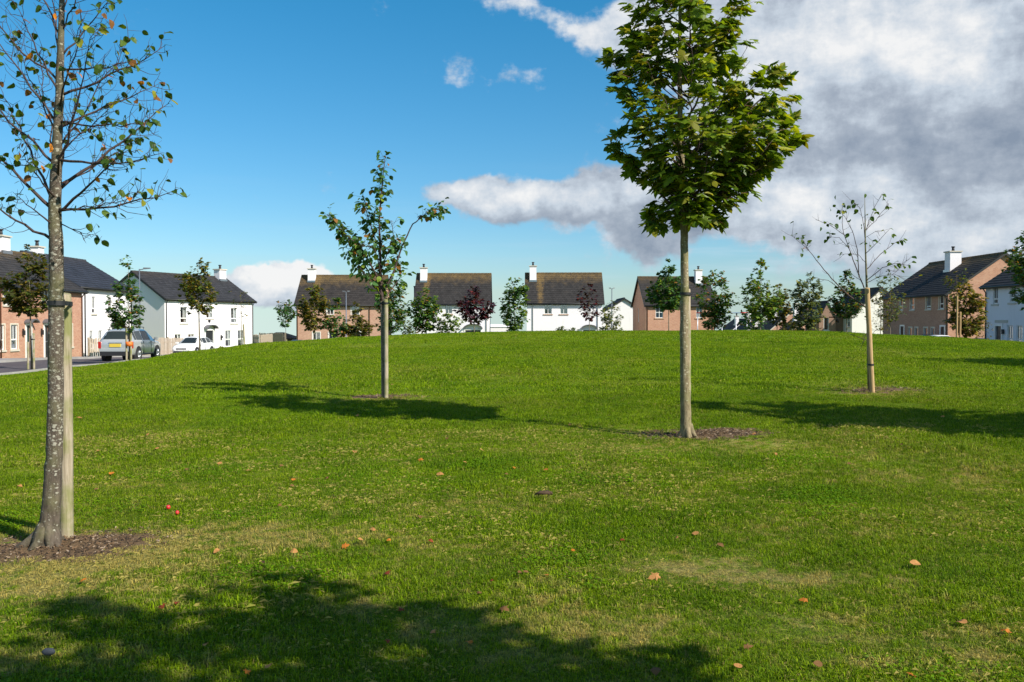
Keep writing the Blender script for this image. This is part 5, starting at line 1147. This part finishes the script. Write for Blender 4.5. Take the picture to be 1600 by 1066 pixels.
small_tree('lowest shrub on the crest between the square windows and the narrow purple tree', 896, 58, 512, 519, 890, 902, 'bush', GREYG, [4, 3, 2], 8, .08, 2.6, 131, .012, name='shrub', group='shrubs on the crest')
small_tree('low brown hedge plant on the crest in front of the low brick gable', 1238, 60, 503, 521, 1222, 1254, 'bush', OLIVE, [4, 3, 2, 2], 20, .10, 3.8, 132, .015, name='shrub', group='shrubs on the crest')
small_tree('small rounded shrub by the porch of the white house', 346, 74, 541, 551, 341, 352, 'bush', CHERRY, [2, 1, 5, 2], 10, .10, 4, 133, .012, name='shrub', group='shrubs by the white houses')
small_tree('spiky yellow green shrub on the verge behind the silver car', 184, 62, 500, 522, 175, 193, 'bush', OLIVE, [2, 2, 5, 3], 14, .12, 3.5, 134, .02, name='shrub', group='shrubs by the white houses')
# trees outside the picture whose shadows lie on the grass
def shade_tree(label, x, y, h, clear, R_, seed, nb=60, per=5, ls=.14):
    z = tz(x, y); T = Tree('maple_tree', label, (x, y, z), 'trees outside the picture', 'tree', seed); T.tones = [6, 4, 1.6, .7, 1.6]
    ext = [(clear, R_*.4, R_*.4), (clear+(h-clear)*.2, R_*.9, R_*.9), (clear+(h-clear)*.5, R_, R_), (clear+(h-clear)*.8, R_*.7, R_*.7), (h, .1, .1)]
    T.trunk.tube([(0, 0, -.2), (0, 0, clear), (0, 0, h*.95)], [.07, .05, .01], 8); grow(T, ext, h, clear, nb, ls, 7, per, r0=.017, steep=.9, inner=.2, twl=.25, droop=.3, flat=.5, seg=5); T.finish('maple', MAPLE, BARK2, TWIG, nvar=3)
shade_tree('broad maple just behind the photographer, seen only by its shadow on the near grass', 3.32, .85, 5.4, 2.3, 1.42, 201, 100, 6, .16)
shade_tree('second maple behind the photographer whose shade lies at the bottom left', 2.4, -.25, 5.3, 2.5, 1.15, 204, 80, 5, .16)
shade_tree('maple beyond the right edge whose long shadow crosses the grass by the sapling', 9.6, 9.7, 6.3, 1.9, 1.4, 202, 110, 7, .17)
shade_tree('maple beyond the right edge whose shadow streaks the far slope', 15.6, 18.8, 5.2, 2.0, 1.1, 203, 80, 6, .17)
# ------------------------------------------------------------------ fallen leaves and bits on the grass
FT = {'tan': leaf_mat('fallen_tan', (.42, .20, .065), .15, .7, .2), 'orange': leaf_mat('fallen_orange', (.48, .16, .02), .2, .6, .2), 'brown': leaf_mat('fallen_brown', (.17, .085, .03), .1, .8, .25),
      'red': leaf_mat('fallen_red', (.20, .04, .012), .15, .6, .3), 'dark': leaf_mat('fallen_dark', (.06, .025, .018), .1, .8, .3), 'scarlet': plain('berry_red', (.62, .03, .03), .4)}
FL = [(150, 710, 9, 'tan', 'pale tan fallen leaf, first to the right of the near stake'), (172, 747, 10, 'orange', 'bright orange fallen leaf right of the near stake, below the pale tan one'), (28, 764, 7, 'tan', 'small tan leaf on the grass left of the near trunk'),
      (60, 731, 6, 'brown', 'brown leaf left of the near trunk, above a small tan one'), (147, 771, 7, 'brown', 'brown leaf just below the bright orange one by the near stake'), (340, 731, 8, 'tan', 'tan leaf lying far right of the near stake, leftmost of a loose trio'), (385, 741, 9, 'tan', 'tan curled leaf on bright grass, middle of a loose trio'), (291, 740, 6, 'brown', 'faint brown leaf left of the loose trio of tan leaves'), (437, 734, 7, 'brown', 'faint brown leaf right of the loose trio of tan leaves'),
      (457, 757, 9, 'orange', 'orange leaf touching a brown one, upper of the pair'), (453, 764, 8, 'brown', 'brown leaf touching an orange one, lower of the pair'), (434, 797, 6, 'brown', 'small brown leaf below the orange and brown pair at left'), (343, 868, 10, 'tan', 'flat orange tan leaf on dry grass right of the near tree'),
      (454, 870, 12, 'tan', 'broad tan leaf on the grass above the foreground shadow'), (410, 887, 7, 'dark', 'dark leaf between the dry grass and the foreground shadow'), (131, 915, 11, 'orange', 'rusty leaf on dry grass below the near trunk'), (251, 957, 14, 'red', 'wine red leaf at the edge of the foreground shadow'), (278, 952, 12, 'red', 'dull red leaf beside the wine red one in the foreground shadow'),
      (320, 1021, 12, 'tan', 'tan leaf lying in the lower left of the shadow'), (419, 1058, 14, 'tan', 'tan leaf at the bottom edge in the shadow'), (383, 1064, 12, 'orange', 'orange leaf cut by the bottom edge'), (243, 707, 7, 'tan', 'small tan leaf far to the right of the first one by the near stake'),
      (553, 709, 10, 'tan', 'pale orange leaf below the middle tree'), (655, 722, 9, 'orange', 'orange leaf right of the pale one below the middle tree'), (682, 747, 12, 'tan', 'wide tan orange leaf on the lawn below the middle tree'), (730, 729, 8, 'tan', 'small tan leaf midway between two pale ones in the centre of the lawn'), (756, 710, 10, 'tan', 'rose tan leaf in the centre of the lawn'),
      (803, 735, 7, 'orange', 'small orange leaf left of the bright orange oval one'), (795, 747, 8, 'brown', 'brown leaf just below the small orange one in the lawn centre'), (851, 739, 10, 'orange', 'bright orange oval leaf in the centre of the lawn above the dark bark'), (993, 729, 9, 'tan', 'flat pale leaf below left of the maple'), (513, 753, 6, 'brown', 'small brown leaf left of centre, right of the orange and brown pair'),
      (656, 813, 11, 'brown', 'dull pinkish brown leaf left of the dark bark'), (583, 832, 12, 'tan', 'rusty tan leaf above a bright tan one'), (568, 853, 13, 'tan', 'bright tan leaf left of the centre, its point to the right'), (535, 861, 12, 'orange', 'orange red leaf just left of the bright tan one'), (611, 852, 7, 'orange', 'tiny orange leaf to the right of the bright tan one'),
      (669, 852, 9, 'red', 'thin red brown leaf standing in the grass'), (893, 869, 8, 'orange', 'small orange leaf below and right of the dark bark'), (974, 850, 9, 'red', 'red leaf to the right of the centre in the grass'), (603, 904, 15, 'red', 'dark red leaf in the sunlit grass just above the shadow edge'), (771, 917, 8, 'red', 'small red leaf left of the russet pair'), (809, 904, 11, 'brown', 'left of two russet leaves deep in the grass'), (826, 905, 10, 'brown', 'right of two russet leaves deep in the grass'),
      (853, 908, 9, 'orange', 'orange brown sliver beside the russet pair'), (784, 959, 15, 'brown', 'russet leaf in the middle of the foreground shadow'), (749, 937, 10, 'brown', 'brown leaf at the upper edge of the foreground shadow near the centre'), (628, 964, 11, 'red', 'red brown leaf in the shadow below the dry patch'), (604, 1015, 9, 'red', 'small red leaf deep in the shadow, left of the rusty orange one'), (736, 1019, 15, 'orange', 'rusty orange leaf near the bottom centre in the shadow'), (680, 998, 12, 'tan', 'thin tan leaf in the shadow left of the rusty orange one'),
      (1213, 713, 11, 'tan', 'rounded tan leaf right of the maple base'), (1092, 842, 12, 'tan', 'pale round leaf in bright grass below the maple'), (1060, 848, 7, 'tan', 'tiny tan leaf left of the pale round one below the maple'), (1121, 857, 12, 'brown', 'brown leaf right of the pale round one'), (1029, 909, 18, 'tan', 'long pinkish leaf at the left edge of the dry patch'), (1438, 891, 18, 'tan', 'large pale leaf on its own at the right'), (1261, 949, 12, 'orange', 'flat orange red leaf below the dry patch at right'),
      (1570, 997, 14, 'orange', 'orange leaf near the bottom right corner'), (1510, 986, 17, 'tan', 'curled tan leaf standing on edge near the bottom right'), (1163, 1022, 14, 'brown', 'brown leaf in long grass at the bottom right of the shadow'), (1148, 1054, 16, 'tan', 'pale tan leaf at the bottom edge right of the shadow'), (1025, 1057, 20, 'brown', 'large orange brown leaf in deep shade at the bottom'),
      (1285, 1051, 14, 'brown', 'rusty leaf in long grass at the bottom edge'), (1420, 1064, 14, 'orange', 'orange leaf at the very bottom edge on the right'), (1180, 681, 9, 'tan', 'tan leaf lying at the right end of the maple bark ring'), (888, 668, 6, 'tan', 'tiny pale leaf left of the maple near the end of its trunk shadow'), (122, 656, 9, 'tan', 'tan leaf on the grass just right of the near stake, highest of the row'), (232, 684, 6, 'tan', 'tiny tan leaf lying alone high above the row by the near stake'), (560, 653, 6, 'tan', 'tiny tan leaf under the tree shadow left of the middle tree'), (1200, 650, 5, 'tan', 'tiny tan leaf above the right end of the maple bark ring'), (835, 596, 4, 'tan', 'tiny tan leaf high on the slope between middle tree and maple'), (611, 603, 5, 'tan', 'tiny pale leaf just right of the middle tree stake'),
      (1476, 655, 6, 'tan', 'tiny tan leaf at right, just below the long tree shadow'), (1410, 700, 6, 'brown', 'small brown leaf far right of the maple bark ring'), (1330, 730, 7, 'brown', 'small brown leaf right of the rounded tan one by the maple'), (700, 690, 6, 'brown', 'small brown leaf below the long shadow in the centre'), (470, 690, 6, 'brown', 'small brown leaf on the lawn left of the middle tree, below its shadow'), (1500, 800, 8, 'brown', 'brown leaf alone on the lawn at far right above the large pale one')]
rng = random.Random(77); bankf = {}
for px, py, sz, tn, lab in FL:
    g = G(px, py); dist = (g-Vector((0, 0, E))).length; s = sz/1400*dist*.93; v = rng.randrange(5); kind = 'maple' if rng.random() < .4 and sz > 8 else 'round'
    if (kind, v, tn) not in bankf: bankf[(kind, v, tn)] = leaf_mesh(kind, v+2, FT[tn])
    a = rng.uniform(0, 6.28); d = Vector((math.cos(a), math.sin(a), rng.uniform(-.1, .35)))
    n_ = Vector((rng.uniform(-.4, .4), rng.uniform(-.9, -.1), 1.0))
    o = bpy.data.objects.new('fallen_leaf', bankf[(kind, v, tn)]); col.objects.link(o)
    M_ = leaf_matrix(Vector((g.x, g.y, g.z+.036 if g.y < 14 else g.z+.03)), d, n_, s); o.matrix_world = M_
    tag(o, lab if lab else 'small %s fallen leaf half sunk in the turf' % {'tan': 'tan', 'brown': 'brown', 'orange': 'orange', 'red': 'red', 'dark': 'dark'}[tn], 'leaf', 'fallen leaves on the lawn')
for px, py, lab, r_ in ((263, 801, 'upper left of two scarlet berries on the grass right of the near tree', .019), (277, 809, 'lower right of two scarlet berries on the grass right of the near tree', .017)):
    g = G(px, py); q = MB(); n = 8
    q.tube([(0, 0, -r_), (0, 0, -r_*.6), (0, 0, 0), (0, 0, r_*.6), (0, 0, r_)], [r_*.3, r_*.8, r_, r_*.8, r_*.2], n)
    e_ = empty('berry', (g.x, g.y, g.z+.04), 0, lab, 'berry', 'berries on the grass'); q.build('fruit', FT['scarlet'], e_); q = MB(); q.tube([(0, 0, r_), (.012, 0, r_+.02)], .0015, 4); q.build('stalk', TWIG, e_)
g = G(849, 781); q = MB(); rr = random.Random(4); n = 9
for i in range(3): q.tube([(-.075+i*.03, i*.012, .045), (-.03+i*.03, i*.01-.01, .06+.004*i), (.03+i*.02, .0, .055), (.075, .01-i*.008, .045)], [.006, .018-.003*i, .015, .006], 7, wob=.3, rng=rr)
tag(q.build('bark_piece', plain('bark_dark', (.07, .04, .02), .9, var=.4, scale=30), loc=g), 'dark lump of bark lying on the sunlit grass in the centre', 'bark')
g = G(76, 1033); q = MB(); q.tube([(-.03, 0, .03), (-.015, 0, .034), (.015, 0, .034), (.03, 0, .03)], [.006, .018, .018, .006], 9, wob=.15, rng=rr)
tag(q.build('stone', plain('stone_grey', (.07, .075, .085), .8), loc=(g.x, g.y, g.z+.01)), 'small blue grey stone in the shaded grass at bottom left', 'stone')
# bark chips round the trunks
CH = [plain('chip_dark', (.05, .029, .015), .9, var=.4), plain('chip_brown', (.14, .082, .04), .9, var=.4), plain('chip_pale', (.34, .25, .17), .85, var=.3)]
def chips(cx, cy, rx, ry, n, seed, sz=.03):
    rr = random.Random(seed); q = MB()
    for i in range(n):
        a = rr.uniform(0, 6.283); u = math.sqrt(rr.random()); x = cx+rx*u*math.cos(a)*1.1; y = cy+ry*u*math.sin(a)*1.1
        if patch_py(x, y, SOIL) < rr.uniform(.15, 1.5): continue
        L = sz*rr.uniform(.3, 1.2); w_ = L*rr.uniform(.2, .5); M_ = Matrix.Translation((x, y, tz(x, y)+.006+rr.uniform(0, .012))) @ Matrix.Rotation(rr.uniform(0, 6.28), 4, 'Z') @ Matrix.Rotation(rr.uniform(-.6, .6), 4, 'X') @ Matrix.Rotation(rr.uniform(-.4, .4), 4, 'Y')
        h_ = .004
        q.add([M_ @ Vector(p) for p in [(-L/2, -w_/2, 0), (L/2, -w_/3, 0), (L/2*.8, w_/2, 0), (-L/2, w_/3, 0), (-L/2, -w_/2, h_), (L/2, -w_/3, h_), (L/2*.8, w_/2, h_), (-L/2, w_/3, h_)]], [(4,5,6,7),(0,1,5,4),(1,2,6,5),(2,3,7,6),(3,0,4,7)], rr.choices((0, 1, 2), (4, 4, 1.6))[0])
    tag(q.build('bark_chips', CH), kind='stuff')
chips(-3.3, b1.y+.05, 1.4, .6, 4200, 1, .026); chips(b2.x+.15, b2.y+.05, 1.1, .6, 2600, 2, .034); chips(b3.x+.1, b3.y, .9, .6, 700, 3, .05); chips(b4.x+.2, b4.y, 1.1, .6, 800, 4, .05)

# ------------------------------------------------------------------ grass: tufts set over the lawn
BL = [blade_mat('blade_green', 0.0, (.95, .97, 1.0)), blade_mat('blade_bright', -.15, (1.55, 1.38, 1.1)), blade_mat('blade_dark', -.05, (.36, .46, .4)), blade_mat('blade_straw', .75, (1.0, .98, .95))]
def tuft(seed, n, rad, hmin, hmax, wd, straw, lie=.5):
    rr = random.Random(seed); q = MB()
    for i in range(n):
        a = rr.uniform(0, 6.283); u = rad*math.sqrt(rr.random()); x, y = u*math.cos(a), u*math.sin(a); h_ = rr.uniform(hmin, hmax); t = rr.uniform(0, 6.283); bend = rr.uniform(.15, 1.0)*lie*2
        dx_, dy_ = math.cos(t), math.sin(t); w_ = wd*rr.uniform(.6, 1.2); sx_, sy_ = -dy_*w_/2, dx_*w_/2
        m_ = rr.choices((0, 1, 2, 3), (5, 3, 3.2, straw))[0]
        if m_ == 3: h_ *= .8; bend *= 1.5
        p1 = (x+dx_*h_*bend*.30, y+dy_*h_*bend*.30, h_*.55); p2 = (x+dx_*h_*bend*.85, y+dy_*h_*bend*.85, h_*max(.35, 1-.45*bend))
        q.add([(x-sx_, y-sy_, -.01), (x+sx_, y+sy_, -.01), (p1[0]+sx_*.9, p1[1]+sy_*.9, p1[2]), (p1[0]-sx_*.9, p1[1]-sy_*.9, p1[2]), p2], [(0, 1, 2, 3), (3, 2, 4)], m_)
    return q
gc = bpy.data.collections.new('grass_tufts')
def tuft_obj(k, q):
    o = bpy.data.objects.new('grass_tuft', q.mesh('grass_tuft', BL)); gc.objects.link(o); return o
for k in range(6): tuft_obj(k, tuft(k, 85, .085, .016, .048 if k < 4 else .068, .0044, (1.2, 1.8, 3.2, 1.2, .8, 2.0)[k], .7))
gf = bpy.data.collections.new('grass_tufts_far')
for k in range(4):
    o = bpy.data.objects.new('grass_tuft_far', tuft(20+k, 80, .20, .025, .060, .010, .8).mesh('grass_tuft_far', BL)); gf.objects.link(o)
def scatter(name, pts, rot, sc, coll):
    me = bpy.data.meshes.new(name); me.from_pydata(pts, [], [])
    a = me.attributes.new('rot', 'FLOAT', 'POINT'); a.data.foreach_set('value', rot); a = me.attributes.new('sc', 'FLOAT', 'POINT'); a.data.foreach_set('value', sc)
    o = bpy.data.objects.new(name, me); col.objects.link(o)
    ng = bpy.data.node_groups.new(name, 'GeometryNodeTree'); ng.interface.new_socket('Geometry', in_out='INPUT', socket_type='NodeSocketGeometry'); ng.interface.new_socket('Geometry', in_out='OUTPUT', socket_type='NodeSocketGeometry')
    N_, L_ = ng.nodes, ng.links; gi = N_.new('NodeGroupInput'); go = N_.new('NodeGroupOutput'); ip = N_.new('GeometryNodeInstanceOnPoints'); ci = N_.new('GeometryNodeCollectionInfo'); ci.inputs['Collection'].default_value = coll; ci.inputs['Separate Children'].default_value = True; ci.inputs['Reset Children'].default_value = True
    L_.new(gi.outputs[0], ip.inputs['Points']); L_.new(ci.outputs[0], ip.inputs['Instance']); ip.inputs['Pick Instance'].default_value = True
    ri = N_.new('FunctionNodeRandomValue'); ri.data_type = 'INT'; ri.inputs[4].default_value = 0; ri.inputs[5].default_value = len(coll.objects)-1; L_.new(ri.outputs[2], ip.inputs['Instance Index'])
    na = N_.new('GeometryNodeInputNamedAttribute'); na.data_type = 'FLOAT'; na.inputs[0].default_value = 'rot'; cx = N_.new('ShaderNodeCombineXYZ'); L_.new(na.outputs[0], cx.inputs[2]); L_.new(cx.outputs[0], ip.inputs['Rotation'])
    ns = N_.new('GeometryNodeInputNamedAttribute'); ns.data_type = 'FLOAT'; ns.inputs[0].default_value = 'sc'; L_.new(ns.outputs[0], ip.inputs['Scale']); L_.new(ip.outputs[0], go.inputs[0])
    md = o.modifiers.new('scatter', 'NODES'); md.node_group = ng; tag(o, kind='stuff'); return o
rs = np.random.default_rng(9)
def lawn_points(y0, y1, step, mul, margin=1.6):
    out = []
    ys_ = np.arange(y0, y1, step)
    for y in ys_:
        hw = .60*y+margin; n = int(2*hw/step); xs_ = -hw+np.arange(n)*step
        out.append(np.stack([xs_+rs.uniform(-.5, .5, n)*step, y+rs.uniform(-.5, .5, n)*step], 1))
    P_ = np.concatenate(out); P_ = P_[P_[:, 0] > -18.9]; x, y = P_[:, 0], P_[:, 1]
    soil = np.zeros(len(P_)); dry = np.zeros(len(P_))
    for a, b, rx, ry, wt in SOIL: soil += wt*np.exp(-(((x-a)/rx)**2+((y-b)/ry)**2))
    for a, b, rx, ry, wt in DRY: dry += wt*np.exp(-(((x-a)/rx)**2+((y-b)/ry)**2))
    keep = soil+rs.uniform(-.45, .45, len(P_)) < .62; x, y, dry = x[keep], y[keep], dry[keep]
    z = terr(x, y)-.004; nn_ = .5+.5*np.sin(x*2.1+np.sin(y*1.7)*2)*np.sin(y*2.6+np.sin(x*1.3)*2)
    sc = mul*(.72+.45*nn_+rs.uniform(-.15, .25, len(x)))*(1-.42*np.clip(dry, 0, 1)); tall = rs.random(len(x)) < .02; sc[tall] *= 1.35
    return np.stack([x, y, z], 1), rs.uniform(0, 6.283, len(x)), sc
p, r_, s_ = lawn_points(2.6, 9.0, .058, .88); scatter('grass', p.tolist(), r_, s_, gc)
p, r_, s_ = lawn_points(9.0, 16.0, .092, 1.0); scatter('grass', p.tolist(), r_, s_, gc)
p, r_, s_ = lawn_points(16.0, 30.0, .19, .85); scatter('grass', p.tolist(), r_, s_, gf)
p, r_, s_ = lawn_points(30.0, 50.0, .34, 1.0); scatter('grass', p.tolist(), r_, s_, gf)

# clover and short dead straw worked into the turf
CLV = [blade_mat('clover_green', -.5, (.62, .86, 1.2)), blade_mat('clover_light', -.5, (1.0, 1.1, 1.2))]
gcl = bpy.data.collections.new('clover_patches'); gst = bpy.data.collections.new('straw_bits')
for k in range(3):
    rr = random.Random(60+k); q = MB()
    for i in range(26):
        a = rr.uniform(0, 6.283); u = .10*math.sqrt(rr.random()); x, y, h_ = u*math.cos(a), u*math.sin(a), rr.uniform(.018, .036); s_ = rr.uniform(.005, .009); mi_ = rr.randrange(2)
        for j in range(3):
            t = a+j*2.09; c_, n_ = math.cos(t), math.sin(t); q.add([(x, y, h_), (x+c_*s_-n_*s_*.7, y+n_*s_+c_*s_*.7, h_+.003), (x+c_*s_*1.9, y+n_*s_*1.9, h_), (x+c_*s_+n_*s_*.7, y+n_*s_-c_*s_*.7, h_-.002)], [(0, 1, 2, 3)], mi_)
    gcl.objects.link(bpy.data.objects.new('clover_patch', q.mesh('clover_patch', CLV)))
    q = MB()
    for i in range(16):
        a = rr.uniform(0, 6.283); u = .10*math.sqrt(rr.random()); x, y, h_ = u*math.cos(a), u*math.sin(a), rr.uniform(.012, .034); t = rr.uniform(0, 6.28); L_ = rr.uniform(.02, .055); c_, n_ = math.cos(t)*L_, math.sin(t)*L_; w2 = .0016
        q.add([(x-n_*w2/L_, y+c_*w2/L_, h_), (x+n_*w2/L_, y-c_*w2/L_, h_), (x+c_*.5, y+n_*.5, h_+rr.uniform(-.004, .012)), (x+c_, y+n_, h_+rr.uniform(-.012, .01))], [(0, 1, 2), (0, 2, 3)], 0)
    gst.objects.link(bpy.data.objects.new('straw_bit', q.mesh('straw_bit', [BL[3]])))
def noisy(x, y, s, ph): return np.sin(x*s+ph+1.3*np.sin(y*s*.8))*np.sin(y*s*1.1+ph*2+1.7*np.sin(x*s*.6))
p, r_, s_ = lawn_points(3.0, 10.0, .11, 1.0); k_ = noisy(p[:, 0], p[:, 1], 1.9, .5)+rs.uniform(-.3, .3, len(p))-2*np.array([max(0, patch_py(a, b, DRY)) for a, b, _ in p]) > .42
tag(scatter('clover', p[k_].tolist(), r_[k_], s_[k_], gcl), kind='stuff')
p, r_, s_ = lawn_points(3.0, 12.0, .13, 1.0); k_ = noisy(p[:, 0], p[:, 1], 1.3, 2.1)+rs.uniform(-.5, .5, len(p)) > .1
tag(scatter('straw', p[k_].tolist(), r_[k_], np.maximum(s_[k_], .8), gst), kind='stuff')
